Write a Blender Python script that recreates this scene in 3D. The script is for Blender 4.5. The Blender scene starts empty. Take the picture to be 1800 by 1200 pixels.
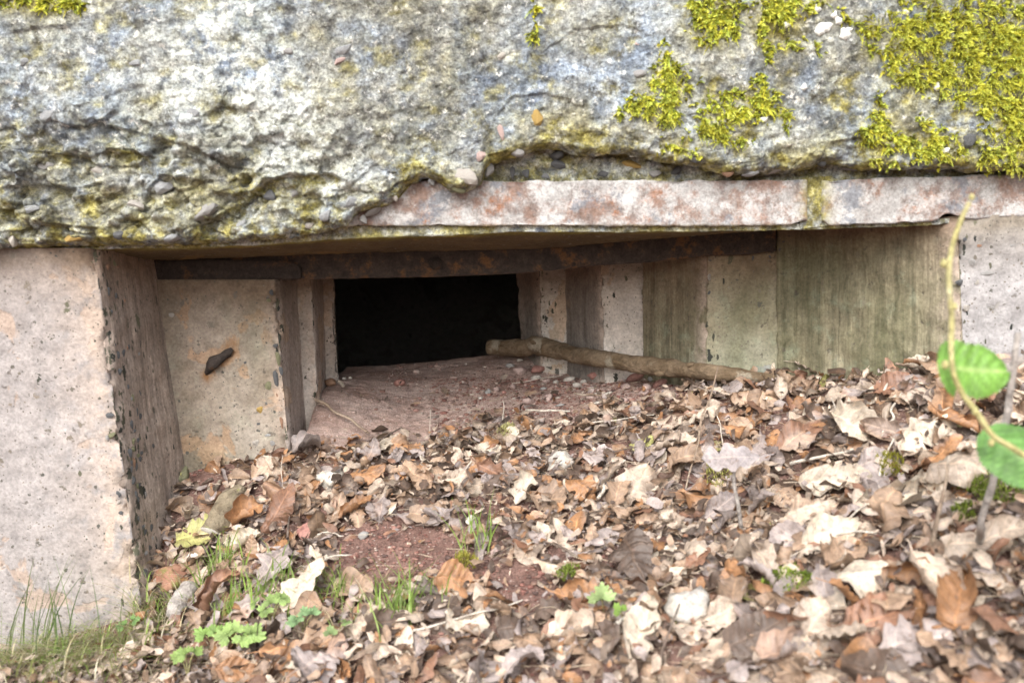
import bpy, bmesh, math, random
import numpy as np
from mathutils import Matrix, Vector

rng = np.random.default_rng(11)
random.seed(11)
S = bpy.context.scene
COL = S.collection

# ------------------------------------------------------------------ camera, sky, sun, exposure
F = 1500.0                                  # focal length in pixels of the 1800 px wide photograph
CAMZ = 0.55
ROT = Matrix.Rotation(math.radians(90 - 4.95), 3, 'X') @ Matrix.Rotation(math.radians(-2.0), 3, 'Z')
cam = bpy.data.cameras.new('camera')
cam.sensor_width = 36.0
cam.lens = F / 1800 * 36
cam.clip_start = 0.02
cam.clip_end = 500
cam.dof.use_dof = True
cam.dof.focus_distance = 1.66
cam.dof.aperture_fstop = 3.4
co = bpy.data.objects.new('camera', cam)
co.matrix_world = Matrix.Translation((0, 0, CAMZ)) @ ROT.to_4x4()
COL.objects.link(co)
S.camera = co

SUN_EL, SUN_AZ = math.radians(44), math.radians(196)      # azimuth from +Y, clockwise: behind the camera, a little to its left
w = bpy.data.worlds.new('World')
S.world = w
w.use_nodes = True
nt = w.node_tree
nt.nodes.clear()
sky = nt.nodes.new('ShaderNodeTexSky')
sky.sky_type = 'NISHITA'
sky.sun_disc = False
sky.sun_elevation = SUN_EL
sky.sun_rotation = SUN_AZ
sky.dust_density = 4.0
hs = nt.nodes.new('ShaderNodeHueSaturation')
hs.inputs['Saturation'].default_value = 0.46
bg = nt.nodes.new('ShaderNodeBackground')
bg.inputs['Strength'].default_value = 0.15
wo = nt.nodes.new('ShaderNodeOutputWorld')
nt.links.new(sky.outputs[0], hs.inputs['Color'])
nt.links.new(hs.outputs[0], bg.inputs['Color'])
nt.links.new(bg.outputs[0], wo.inputs[0])

sl = bpy.data.lights.new('sun', 'SUN')
sl.energy = 1.25
sl.angle = math.radians(42)
sl.color = (1.0, 0.99, 0.975)
so = bpy.data.objects.new('sun', sl)
sd = Vector((math.sin(SUN_AZ) * math.cos(SUN_EL), math.cos(SUN_AZ) * math.cos(SUN_EL), math.sin(SUN_EL)))
so.rotation_euler = sd.to_track_quat('Z', 'Y').to_euler()
so.location = (0, -3, 6)
COL.objects.link(so)
S.view_settings.view_transform = 'Standard'
S.view_settings.look = 'None'
S.view_settings.gamma = 1
S.view_settings.use_curve_mapping = False
S.view_settings.exposure = 1.12

# ------------------------------------------------------------------ pixel <-> place helpers
RN = np.array(ROT)
CAM = np.array([0, 0, CAMZ])


def U(px, py, Y):
    """point at world depth Y seen at pixel (px, py) of the photograph"""
    px, py, Y = np.broadcast_arrays(np.asarray(px, float), np.asarray(py, float), np.asarray(Y, float))
    c = np.stack([(px - 900) / F, -(py - 600) / F, -np.ones_like(px)], -1)
    d = c @ RN.T
    return CAM + d * (Y / d[..., 1])[..., None]


def project(P):
    c = (np.asarray(P, float) - CAM) @ RN
    return np.stack([900 + F * c[..., 0] / -c[..., 2], 600 - F * c[..., 1] / -c[..., 2]], -1)


# ------------------------------------------------------------------ noise
_perm = np.random.default_rng(3).permutation(256)
_perm = np.concatenate([_perm, _perm, _perm])
_gr = np.array([[1, 1, 0], [-1, 1, 0], [1, -1, 0], [-1, -1, 0], [1, 0, 1], [-1, 0, 1], [1, 0, -1], [-1, 0, -1], [0, 1, 1], [0, -1, 1], [0, 1, -1], [0, -1, -1]], float)


def perlin(P):
    P = np.asarray(P, float)
    i = np.floor(P).astype(int)
    f = P - i
    u = f * f * f * (f * (f * 6 - 15) + 10)
    i &= 255
    r = 0
    for dx in (0, 1):
        for dy in (0, 1):
            for dz in (0, 1):
                h = _perm[_perm[_perm[(i[..., 0] + dx) & 255] + ((i[..., 1] + dy) & 255)] + ((i[..., 2] + dz) & 255)] % 12
                g = _gr[h]
                dot = g[..., 0] * (f[..., 0] - dx) + g[..., 1] * (f[..., 1] - dy) + g[..., 2] * (f[..., 2] - dz)
                wgt = (u[..., 0] if dx else 1 - u[..., 0]) * (u[..., 1] if dy else 1 - u[..., 1]) * (u[..., 2] if dz else 1 - u[..., 2])
                r = r + dot * wgt
    return r


def fbm(P, o=4, gain=0.5, lac=2.03):
    a, t, s = 1.0, 0, 0
    P = np.asarray(P, float)
    for k in range(o):
        t = t + a * perlin(P + 17.3 * k)
        s += a
        a *= gain
        P = P * lac
    return t / s


def worley(P):
    P = np.asarray(P, float)
    i = np.floor(P).astype(int)
    best = np.full(P.shape[:-1], 9.0)
    rnd = np.zeros(P.shape[:-1])
    for dx in (-1, 0, 1):
        for dy in (-1, 0, 1):
            for dz in (-1, 0, 1):
                c = i + np.array([dx, dy, dz])
                h = _perm[_perm[_perm[c[..., 0] & 255] + (c[..., 1] & 255)] + (c[..., 2] & 255)]
                o = np.stack([_perm[h], _perm[h + 1], _perm[h + 2]], -1) / 256.0
                d = np.linalg.norm(c + o - P, axis=-1)
                m = d < best
                best = np.where(m, d, best)
                rnd = np.where(m, _perm[h + 5] / 256.0, rnd)
    return best, rnd


def sst(a, b, x):
    t = np.clip((x - a) / (b - a), 0, 1)
    return t * t * (3 - 2 * t)


# ------------------------------------------------------------------ mesh helpers
def mk(name, V, faces, mat=None, uv=None, attrs=None, smooth=True, midx=None):
    me = bpy.data.meshes.new(name)
    V = np.asarray(V, np.float32).reshape(-1, 3)
    if not isinstance(faces, (list, tuple)):
        faces = [faces]
    faces = [np.asarray(f, np.int32) for f in faces if len(f)]
    loops = np.concatenate([f.ravel() for f in faces])
    tot = np.concatenate([np.full(len(f), f.shape[1], np.int32) for f in faces])
    st = np.concatenate([[0], np.cumsum(tot)[:-1]]).astype(np.int32)
    me.vertices.add(len(V))
    me.vertices.foreach_set('co', V.ravel())
    me.loops.add(len(loops))
    me.loops.foreach_set('vertex_index', loops)
    me.polygons.add(len(tot))
    me.polygons.foreach_set('loop_start', st)
    me.polygons.foreach_set('loop_total', tot)
    if midx is not None:
        me.polygons.foreach_set('material_index', np.asarray(midx, np.int32))
    me.polygons.foreach_set('use_smooth', np.full(len(tot), smooth))
    if uv is not None:
        l = me.uv_layers.new(name='UVMap')
        l.data.foreach_set('uv', np.asarray(uv, np.float32)[loops].ravel())
    for k, a in (attrs or {}).items():
        a = np.asarray(a, np.float32)
        if a.ndim == 2:
            if a.shape[1] == 3:
                a = np.concatenate([a, np.ones((len(a), 1), np.float32)], 1)
            me.attributes.new(k, 'FLOAT_COLOR', 'POINT').data.foreach_set('color', a.ravel())
        else:
            me.attributes.new(k, 'FLOAT', 'POINT').data.foreach_set('value', a)
    for m in (mat if isinstance(mat, (list, tuple)) else [mat]):
        if m:
            me.materials.append(m)
    me.update(calc_edges=True)
    return me


def add(name, me, parent=None, label=None, cat=None, kind=None, group=None, loc=None, mw=None):
    o = bpy.data.objects.new(name, me)
    COL.objects.link(o)
    if parent is not None:
        o.parent = parent
        if loc is None and mw is None:
            o.location = -parent.location
    if loc is not None:
        o.location = loc
    if mw is not None:
        o.matrix_basis = mw
    for k, v in (('label', label), ('category', cat), ('kind', kind), ('group', group)):
        if v:
            o[k] = v
    return o


def quads(r, c):
    i = np.arange(r * c).reshape(r, c)
    return np.stack([i[:-1, :-1], i[:-1, 1:], i[1:, 1:], i[1:, :-1]], -1).reshape(-1, 4)


def gnormals(P):
    du = np.gradient(P, axis=1)
    dv = np.gradient(P, axis=0)
    n = np.cross(du, dv)
    return n / (np.linalg.norm(n, axis=-1, keepdims=True) + 1e-12)


def loft(rows, sub):
    """rows: polylines (c,3) bottom to top; sub[i] = steps between row i and i+1"""
    out = []
    for i in range(len(rows) - 1):
        for k in range(sub[i]):
            t = k / sub[i]
            out.append(rows[i] * (1 - t) + rows[i + 1] * t)
    out.append(rows[-1])
    return np.array(out)


def PL(pts, Y, xs):
    pts = np.asarray(pts, float)
    e = np.array([[pts[0, 0] - 3000, pts[0, 1] + 105], *pts, [pts[-1, 0] + 3000, pts[-1, 1] - 105]])
    return U(xs, np.interp(xs, e[:, 0], e[:, 1]), Y)


# ------------------------------------------------------------------ node helper
class NB:
    def __init__(s, name):
        s.m = bpy.data.materials.new(name)
        s.m.use_nodes = True
        s.t = s.m.node_tree
        s.t.nodes.clear()
        s.out = s.t.nodes.new('ShaderNodeOutputMaterial')
        s.tc = s.t.nodes.new('ShaderNodeTexCoord')

    def n(s, typ, **kw):
        nd = s.t.nodes.new(typ)
        for k, v in kw.items():
            setattr(nd, k, v)
        return nd

    def put(s, nd, key, v):
        if v is None:
            return
        if hasattr(v, 'links') or isinstance(v, bpy.types.NodeSocket):
            s.t.links.new(v, nd.inputs[key])
        else:
            if isinstance(v, (tuple, list)) and len(v) == 3 and nd.inputs[key].type == 'RGBA':
                v = (*v, 1)
            nd.inputs[key].default_value = v

    def vec(s, scale=(1, 1, 1), off=(0, 0, 0), src='Object'):
        mp = s.n('ShaderNodeMapping')
        s.t.links.new(s.tc.outputs[src], mp.inputs[0])
        mp.inputs['Scale'].default_value = scale
        mp.inputs['Location'].default_value = off
        return mp.outputs[0]

    def noise(s, scale, detail=4, rough=0.55, vec=None, off=0, dist=0.0, col=False):
        nd = s.n('ShaderNodeTexNoise')
        s.t.links.new(vec if vec is not None else s.vec(off=(off, off * 1.7, off * 0.6)), nd.inputs['Vector'])
        nd.inputs['Scale'].default_value = scale
        nd.inputs['Detail'].default_value = detail
        nd.inputs['Roughness'].default_value = rough
        nd.inputs['Distortion'].default_value = dist
        return nd.outputs[1 if col else 0]

    def vor(s, scale, vec=None, off=0, feature='F1', out='Distance', rand=1.0):
        nd = s.n('ShaderNodeTexVoronoi', feature=feature)
        s.t.links.new(vec if vec is not None else s.vec(off=(off, off, off)), nd.inputs['Vector'])
        nd.inputs['Scale'].default_value = scale
        nd.inputs['Randomness'].default_value = rand
        return nd.outputs if out is None else nd.outputs[out]

    def ramp(s, fac, stops, interp='LINEAR'):
        nd = s.n('ShaderNodeValToRGB')
        nd.color_ramp.interpolation = interp
        el = nd.color_ramp.elements
        while len(el) < len(stops):
            el.new(0.5)
        for e, (p, c) in zip(el, stops):
            e.position = p
            e.color = (*c, 1) if isinstance(c, (tuple, list)) else (c, c, c, 1)
        s.put(nd, 0, fac)
        return nd.outputs[0]

    def mix(s, fac, a, b, blend='MIX'):
        nd = s.n('ShaderNodeMix', data_type='RGBA', blend_type=blend)
        s.put(nd, 0, fac)
        s.put(nd, 6, a)
        s.put(nd, 7, b)
        return nd.outputs[2]

    def math(s, op, a, b=None, clamp=False):
        nd = s.n('ShaderNodeMath', operation=op, use_clamp=clamp)
        s.put(nd, 0, a)
        s.put(nd, 1, b)
        return nd.outputs[0]

    def mr(s, v, a, b, c=0.0, d=1.0):
        nd = s.n('ShaderNodeMapRange')
        for k, x in enumerate((v, a, b, c, d)):
            s.put(nd, k, x)
        return nd.outputs[0]

    def attr(s, name, out='Fac'):
        nd = s.n('ShaderNodeAttribute', attribute_name=name)
        return nd.outputs[out]

    def bump(s, h, strength=0.5, dist=0.01, normal=None):
        nd = s.n('ShaderNodeBump')
        nd.inputs['Strength'].default_value = strength
        nd.inputs['Distance'].default_value = dist
        s.put(nd, 'Height', h)
        if normal is not None:
            s.t.links.new(normal, nd.inputs['Normal'])
        return nd.outputs[0]

    def bsdf(s, col, rough=0.9, normal=None, spec=0.3, metal=0.0):
        nd = s.n('ShaderNodeBsdfPrincipled')
        s.put(nd, 'Base Color', col)
        s.put(nd, 'Roughness', rough)
        s.put(nd, 'Specular IOR Level', spec)
        s.put(nd, 'Metallic', metal)
        if normal is not None:
            s.t.links.new(normal, nd.inputs['Normal'])
        s.t.links.new(nd.outputs[0], s.out.inputs[0])
        return nd


# ------------------------------------------------------------------ materials
def m_lintel():
    b = NB('weathered_concrete')
    n0 = b.noise(4.5, 6, 0.6, off=50)
    n1 = b.noise(15, 8, 0.68)
    n2 = b.noise(44, 7, 0.66, off=3)
    n3 = b.noise(120, 5, 0.65, off=7)
    n4 = b.noise(330, 3, 0.6, off=9)
    f = b.math('ADD', b.math('MULTIPLY', n1, 0.5), b.math('ADD', b.math('MULTIPLY', n2, 0.3), b.math('MULTIPLY', n0, 0.2)))
    c = b.ramp(f, [(0.38, (0.08, 0.085, 0.085)), (0.455, (0.195, 0.20, 0.19)), (0.53, (0.315, 0.325, 0.305)), (0.63, (0.49, 0.495, 0.46))])
    c = b.mix(b.mr(b.noise(6, 6, 0.65, off=21), 0.44, 0.58, 0, 0.9), c, b.mix(1.0, c, (0.78, 0.93, 1.26), 'MULTIPLY'))
    c = b.mix(b.mr(b.noise(9, 6, 0.65, off=33), 0.50, 0.64, 0, 0.9), c, b.mix(1.0, c, (1.0, 0.92, 0.68), 'MULTIPLY'))
    wv = b.n('ShaderNodeVectorMath', operation='MULTIPLY_ADD')
    b.t.links.new(b.noise(55, 4, 0.6, off=71, col=True), wv.inputs[0])
    wv.inputs[1].default_value = (0.022, 0.022, 0.022)
    b.t.links.new(b.tc.outputs['Object'], wv.inputs[2])
    agg = None
    for sc, am in ((48, 0.55), (120, 0.6)):
        v = b.vor(sc, out=None, vec=wv.outputs[0])
        sep = b.n('ShaderNodeSeparateColor')
        b.t.links.new(v['Color'], sep.inputs[0])
        lum = b.ramp(sep.outputs[0], [(0.0, (0.42, 0.45, 0.50)), (0.25, (0.85, 0.86, 0.88)), (0.7, (1.05, 1.03, 1.0)), (1.0, (1.55, 1.52, 1.42))])
        c = b.mix(b.math('MULTIPLY', b.mr(v['Distance'], 0.62, 0.30), am), c, b.mix(1.0, c, lum, 'MULTIPLY'))
        hh = b.math('MULTIPLY', b.mr(v['Distance'], 0.6, 0.15), sep.outputs[1])
        agg = hh if agg is None else b.math('ADD', agg, b.math('MULTIPLY', hh, 0.5))
    pale = b.math('MULTIPLY', b.attr('pale'), b.mr(b.noise(30, 7, 0.75, off=5), 0.42, 0.56))
    c = b.mix(pale, c, (0.60, 0.63, 0.59))
    c = b.mix(b.mr(b.noise(24, 6, 0.7, off=62), 0.565, 0.64, 0, 0.85), c, (0.085, 0.085, 0.085))
    c = b.mix(b.mr(b.noise(60, 5, 0.7, off=41), 0.585, 0.66, 0, 0.85), c, (0.70, 0.69, 0.64))
    olive = b.math('MULTIPLY', b.attr('moss'), b.mr(b.noise(26, 7, 0.75, off=15), 0.38, 0.57))
    c = b.mix(b.math('MULTIPLY', olive, 0.95), c, b.ramp(n2, [(0.32, (0.085, 0.075, 0.025)), (0.5, (0.24, 0.21, 0.055)), (0.6, (0.40, 0.36, 0.11)), (0.7, (0.58, 0.55, 0.30))]))
    c = b.mix(1.0, c, b.ramp(n3, [(0.30, 0.45), (0.5, 1.0), (0.70, 1.6)]), 'MULTIPLY')
    c = b.mix(0.8, c, b.ramp(n4, [(0.3, 0.6), (0.5, 1.0), (0.7, 1.45)]), 'MULTIPLY')
    nrm = b.bump(n1, 0.4, 0.02)
    nrm = b.bump(agg, 0.5, 0.006, nrm)
    nrm = b.bump(n2, 0.7, 0.012, nrm)
    nrm = b.bump(n3, 0.7, 0.005, nrm)
    nrm = b.bump(n4, 0.5, 0.002, nrm)
    b.bsdf(c, 0.92, nrm, 0.2)
    return b.m


def m_concrete(name, A, B, patch, stain=(0.20, 0.13, 0.085), streak=0.0, green=0.0, specks=1.0, stain_w=0.8, patch_lo=0.60):
    """cast concrete: two-tone base, patches where the skin came off, board streaks, algae, dark specks of aggregate"""
    b = NB(name)
    n1 = b.noise(7, 6, 0.6)
    n2 = b.noise(42, 6, 0.65, off=4)
    n3 = b.noise(190, 4, 0.65, off=8)
    c = b.mix(b.mr(n1, 0.35, 0.65), A, B)
    pm = b.mr(b.noise(11, 5, 0.55, off=12, dist=0.4), patch_lo, patch_lo + 0.025)
    c = b.mix(b.math('MULTIPLY', pm, 0.75), c, patch)
    if streak:
        sv = b.vec((55, 55, 2.2))
        s1 = b.noise(1.0, 6, 0.7, vec=sv)
        sv2 = b.vec((170, 170, 5))
        s2 = b.noise(1.0, 4, 0.7, vec=sv2)
        c = b.mix(streak, c, b.ramp(s1, [(0.32, 0.45), (0.5, 0.95), (0.7, 1.5)]), 'MULTIPLY')
        c = b.mix(streak * 0.7, c, b.ramp(s2, [(0.3, 0.55), (0.5, 1.0), (0.7, 1.5)]), 'MULTIPLY')
    if green:
        gm = b.mr(b.noise(6, 5, 0.6, off=23, vec=b.vec((1, 1, 0.35), (3, 1, 2))), 0.38, 0.66, 0, green)
        c = b.mix(gm, c, (0.115, 0.125, 0.06))
        gm = b.mr(b.noise(28, 5, 0.6, off=26), 0.55, 0.7, 0, green * 0.5)
        c = b.mix(gm, c, (0.30, 0.36, 0.26))
    em = b.math('MULTIPLY', b.attr('edge'), b.mr(b.noise(35, 5, 0.6, off=44), 0.36, 0.52))
    c = b.mix(b.math('MULTIPLY', em, 0.85), c, (0.47, 0.385, 0.32))
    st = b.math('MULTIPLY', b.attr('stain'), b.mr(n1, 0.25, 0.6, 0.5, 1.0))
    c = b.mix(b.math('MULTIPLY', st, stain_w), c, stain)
    c = b.mix(0.7, c, b.ramp(n2, [(0.28, 0.68), (0.5, 1.0), (0.72, 1.28)]), 'MULTIPLY')
    c = b.mix(0.8, c, b.ramp(n3, [(0.28, 0.68), (0.5, 1.0), (0.72, 1.3)]), 'MULTIPLY')
    nd_ = b.noise(150, 4, 0.65, off=37)
    for sc, thr, off in ((60, 0.972, 1), (120, 0.955, 5), (270, 0.925, 9)):
        v = b.vor(sc, out=None, off=off, vec=b.vec((1, 1, 0.35) if streak else (1, 1, 1), (off, 0, off)))
        sep = b.n('ShaderNodeSeparateColor')
        b.t.links.new(v['Color'], sep.inputs[0])
        dd = b.math('ADD', v['Distance'], b.mr(nd_, 0.3, 0.7, -0.30, 0.30))
        sp = b.math('MULTIPLY', b.mr(dd, 0.36, 0.28, 0, specks), b.math('GREATER_THAN', sep.outputs[0], thr))
        c = b.mix(sp, c, b.mix(sep.outputs[1], (0.085, 0.085, 0.075), (0.24, 0.20, 0.16)))
    c = b.mix(b.math('MULTIPLY', b.attr('rust'), b.mr(n2, 0.34, 0.52)), c, (0.22, 0.115, 0.05))
    for sc, thr in ((75, 0.42), (150, 0.5)):
        v = b.vor(sc, out=None, off=sc, vec=b.vec((1, 1, 0.42), (sc, 0, sc)))
        sep = b.n('ShaderNodeSeparateColor')
        b.t.links.new(v['Color'], sep.inputs[0])
        dd = b.math('ADD', v['Distance'], b.mr(nd_, 0.3, 0.7, -0.25, 0.25))
        sp = b.math('MULTIPLY', b.mr(dd, 0.42, 0.34), b.math('GREATER_THAN', b.math('ADD', sep.outputs[0], b.math('MULTIPLY', b.attr('fleck'), 0.62)), 1.0))
        c = b.mix(sp, c, b.mix(sep.outputs[1], (0.035, 0.038, 0.035), (0.13, 0.125, 0.085)))
    pit = b.mr(b.noise(95, 3, 0.5, off=31), 0.34, 0.27)
    c = b.mix(b.math('MULTIPLY', pit, 0.7), c, (0.10, 0.085, 0.07))
    h = b.math('SUBTRACT', n2, b.math('MULTIPLY', pit, 0.6))
    nrm = b.bump(h, 0.35, 0.006)
    nrm = b.bump(n3, 0.5, 0.002, nrm)
    nrm = b.bump(pm, 0.4, -0.002, nrm)
    if streak:
        nrm = b.bump(s1, 0.5 * streak, 0.005, nrm)
    b.bsdf(c, 0.9, nrm, 0.2)
    return b.m


def m_rust(name, base, orange, pale=None, amt=0.5):
    b = NB(name)
    n1 = b.noise(14, 7, 0.65)
    n2 = b.noise(60, 6, 0.7, off=5)
    n3 = b.noise(240, 3, 0.6, off=6)
    c = b.ramp(n2, [(0.3, tuple(x * 0.55 for x in base)), (0.5, base), (0.7, tuple(x * 1.5 for x in base))])
    c = b.mix(b.mr(b.math('ADD', n1, b.mr(n2, 0.3, 0.7, -0.14, 0.14)), 0.60 - amt * 0.2, 0.72 - amt * 0.2), c, orange)
    rmask = b.mr(b.noise(20, 7, 0.72, off=77), 0.53, 0.62, 0, 0.8)
    if pale:
        c = b.mix(b.mr(b.noise(18, 7, 0.7, off=14), 0.44, 0.56, 0, 0.95), c, pale[0])
        c = b.mix(b.mr(b.noise(26, 7, 0.7, off=19), 0.47, 0.57, 0, 0.55), c, pale[1])
        c = b.mix(b.mr(b.noise(16, 6, 0.7, off=27), 0.55, 0.61, 0, 0.85), c, pale[2])
        c = b.mix(rmask, c, b.mix(n2, (0.14, 0.085, 0.06), (0.30, 0.195, 0.15)))
        c = b.mix(b.math('MULTIPLY', b.attr('moss'), b.mr(n2, 0.35, 0.55)), c, (0.27, 0.25, 0.06))
    c = b.mix(0.8, c, b.ramp(n3, [(0.3, 0.65), (0.5, 1.0), (0.7, 1.3)]), 'MULTIPLY')
    nrm = b.bump(n2, 0.5, 0.006)
    nrm = b.bump(n3, 0.5, 0.002, nrm)
    b.bsdf(c, 0.8, nrm, 0.3)
    return b.m


def m_earth(name, A, B, fleck, stretch=(1, 1, 1), sc=1.0):
    b = NB(name)
    v = b.vec(stretch)
    n1 = b.noise(9 * sc, 7, 0.65, vec=v)
    n2 = b.noise(60 * sc, 6, 0.7, vec=v)
    n3 = b.noise(330 * sc, 3, 0.6, off=2)
    c = b.mix(b.mr(n1, 0.36, 0.64), A, B)
    c = b.mix(0.9, c, b.ramp(n2, [(0.28, 0.55), (0.5, 1.0), (0.72, 1.5)]), 'MULTIPLY')
    c = b.mix(0.9, c, b.ramp(n3, [(0.3, 0.6), (0.5, 1.0), (0.7, 1.45)]), 'MULTIPLY')
    vo = b.vor(210, out=None)
    sep = b.n('ShaderNodeSeparateColor')
    b.t.links.new(vo['Color'], sep.inputs[0])
    c = b.mix(b.math('MULTIPLY', b.mr(vo['Distance'], 0.36, 0.28), b.math('GREATER_THAN', sep.outputs[0], 0.92)), c, fleck)
    nrm = b.bump(n2, 0.7, 0.012)
    nrm = b.bump(n3, 0.8, 0.004, nrm)
    b.bsdf(c, 0.95, nrm, 0.15)
    return b.m


def m_leaf(name='dry_leaf', trans=0.16, rough=0.46, veins=True, spec=0.5, under=1.25):
    b = NB(name)
    uvn = b.n('ShaderNodeUVMap', uv_map='UVMap')
    sep = b.n('ShaderNodeSeparateXYZ')
    b.t.links.new(uvn.outputs[0], sep.inputs[0])
    u = sep.outputs[0]
    av = b.math('ABSOLUTE', b.math('SUBTRACT', b.math('MULTIPLY', sep.outputs[1], 2.0), 1.0))
    ph = b.math('SUBTRACT', u, b.math('MULTIPLY', av, 0.16))
    wv = b.math('SINE', b.math('MULTIPLY', ph, 6.2832 * 9))
    vein = b.mr(wv, 0.80, 0.98)
    rib = b.mr(av, 0.09, 0.03)
    both = b.math('MAXIMUM', b.math('MULTIPLY', vein, 0.6), rib)
    cv = b.attr('Col', 'Color')
    n1 = b.noise(38, 5, 0.65)
    n2 = b.noise(150, 4, 0.7, off=3)
    n3 = b.noise(600, 2, 0.6, off=6)
    c = b.mix(1.0, cv, b.ramp(n1, [(0.28, (0.62, 0.58, 0.55)), (0.5, (1, 1, 1)), (0.74, (1.3, 1.28, 1.22))]), 'MULTIPLY')
    c = b.mix(0.85, c, b.ramp(n2, [(0.30, 0.62), (0.48, 1.0), (0.72, 1.24)]), 'MULTIPLY')
    c = b.mix(b.mr(b.noise(70, 4, 0.6, off=9), 0.60, 0.68, 0, 0.65), c, (0.13, 0.08, 0.055))
    if veins:
        c = b.mix(b.math('MULTIPLY', both, 0.55), c, b.mix(1.0, c, (1.8, 1.7, 1.55), 'MULTIPLY'))
    geo = b.n('ShaderNodeNewGeometry')
    c = b.mix(geo.outputs['Backfacing'], c, b.mix(1.0, c, (under, under, under * 1.02), 'MULTIPLY'))
    nrm = b.bump(both, 0.5 if veins else 0.2, 0.0012)
    nrm = b.bump(n2, 0.5, 0.002, nrm)
    nrm = b.bump(n3, 0.4, 0.0006, nrm)
    p = b.bsdf(c, rough, nrm, spec)
    tr = b.n('ShaderNodeBsdfTranslucent')
    b.t.links.new(c, tr.inputs[0])
    ms = b.n('ShaderNodeMixShader')
    ms.inputs[0].default_value = trans
    b.t.links.new(p.outputs[0], ms.inputs[1])
    b.t.links.new(tr.outputs[0], ms.inputs[2])
    b.t.links.new(ms.outputs[0], b.out.inputs[0])
    return b.m


def m_green(name, trans=0.3, rough=0.5, spec=0.35):
    b = NB(name)
    cv = b.attr('Col', 'Color')
    n1 = b.noise(60, 4, 0.6)
    n2 = b.noise(300, 3, 0.6, off=2)
    c = b.mix(1.0, cv, b.ramp(n1, [(0.3, 0.72), (0.5, 1.0), (0.7, 1.25)]), 'MULTIPLY')
    c = b.mix(0.6, c, b.ramp(n2, [(0.3, 0.75), (0.7, 1.25)]), 'MULTIPLY')
    p = b.bsdf(c, rough, b.bump(n1, 0.4, 0.002), spec)
    tr = b.n('ShaderNodeBsdfTranslucent')
    b.t.links.new(c, tr.inputs[0])
    ms = b.n('ShaderNodeMixShader')
    ms.inputs[0].default_value = trans
    b.t.links.new(p.outputs[0], ms.inputs[1])
    b.t.links.new(tr.outputs[0], ms.inputs[2])
    b.t.links.new(ms.outputs[0], b.out.inputs[0])
    return b.m


def m_stone(name, A, B, spot=None, sc=1.0, rough=0.85):
    b = NB(name)
    n1 = b.noise(45 * sc, 5, 0.6)
    n2 = b.noise(200 * sc, 4, 0.65, off=3)
    c = b.mix(b.mr(n1, 0.36, 0.64), A, B)
    c = b.mix(0.8, c, b.ramp(n2, [(0.3, 0.65), (0.5, 1.0), (0.7, 1.35)]), 'MULTIPLY')
    if spot:
        c = b.mix(b.mr(b.noise(30 * sc, 5, 0.65, off=8), 0.50, 0.58, 0, 0.9), c, spot)
    nrm = b.bump(n1, 0.4, 0.006)
    nrm = b.bump(n2, 0.5, 0.002, nrm)
    b.bsdf(c, rough, nrm, 0.3)
    return b.m


def m_bark(name, A, B, spot, sv=(90, 90, 90)):
    b = NB(name)
    n1 = b.noise(1, 6, 0.65, vec=b.vec(sv))
    n2 = b.noise(25, 5, 0.6, off=3)
    n3 = b.noise(320, 3, 0.6, off=4)
    c = b.mix(b.mr(n2, 0.38, 0.62), A, B)
    c = b.mix(0.8, c, b.ramp(n1, [(0.3, 0.5), (0.5, 1.0), (0.7, 1.4)]), 'MULTIPLY')
    c = b.mix(b.mr(b.noise(17, 5, 0.6, off=13), 0.56, 0.62, 0, 0.85), c, spot)
    c = b.mix(0.7, c, b.ramp(n3, [(0.3, 0.7), (0.7, 1.3)]), 'MULTIPLY')
    nrm = b.bump(n1, 0.9, 0.010)
    nrm = b.bump(n3, 0.5, 0.003, nrm)
    b.bsdf(c, 0.85, nrm, 0.25)
    return b.m


M = {}
M['lintel'] = m_lintel()
M['pier_face'] = m_concrete('pale_pier_concrete', (0.285, 0.262, 0.252), (0.345, 0.32, 0.308), (0.40, 0.305, 0.24), stain=(0.16, 0.11, 0.07), patch_lo=0.57, stain_w=0.95)
M['pier_return'] = m_concrete('board_marked_concrete', (0.32, 0.26, 0.215), (0.40, 0.335, 0.29), (0.43, 0.35, 0.28), streak=0.75, patch_lo=0.66, specks=1.0)
M['step_face'] = m_concrete('tan_step_concrete', (0.235, 0.185, 0.14), (0.37, 0.325, 0.275), (0.40, 0.26, 0.165), green=0.4, patch_lo=0.60, stain=(0.17, 0.115, 0.075))
M['shaded_return'] = m_concrete('shaded_step_concrete', (0.185, 0.165, 0.145), (0.235, 0.21, 0.185), (0.28, 0.22, 0.17), streak=0.5, specks=0.6, patch_lo=0.66)  # darker than the step faces: shade on the returns put into the colour
M['left_return'] = m_concrete('pale_return_concrete', (0.36, 0.305, 0.265), (0.44, 0.38, 0.34), (0.45, 0.34, 0.25), streak=0.35, specks=0.8, patch_lo=0.6, stain=(0.13, 0.09, 0.06))
M['lit_face'] = m_concrete('lit_step_concrete', (0.55, 0.48, 0.41), (0.64, 0.59, 0.54), (0.56, 0.41, 0.29), green=0.2, patch_lo=0.57, stain=(0.17, 0.115, 0.075))  # same steps, front light on the faces put into the colour
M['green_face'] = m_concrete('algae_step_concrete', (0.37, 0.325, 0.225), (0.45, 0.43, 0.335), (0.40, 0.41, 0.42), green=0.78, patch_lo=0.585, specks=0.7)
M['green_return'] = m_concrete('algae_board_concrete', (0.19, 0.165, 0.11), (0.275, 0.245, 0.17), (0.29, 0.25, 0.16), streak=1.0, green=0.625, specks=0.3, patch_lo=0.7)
M['grey_face'] = m_concrete('rough_grey_concrete', (0.28, 0.27, 0.265), (0.36, 0.345, 0.34), (0.24, 0.23, 0.21), stain=(0.22, 0.18, 0.12), patch_lo=0.6)
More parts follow.
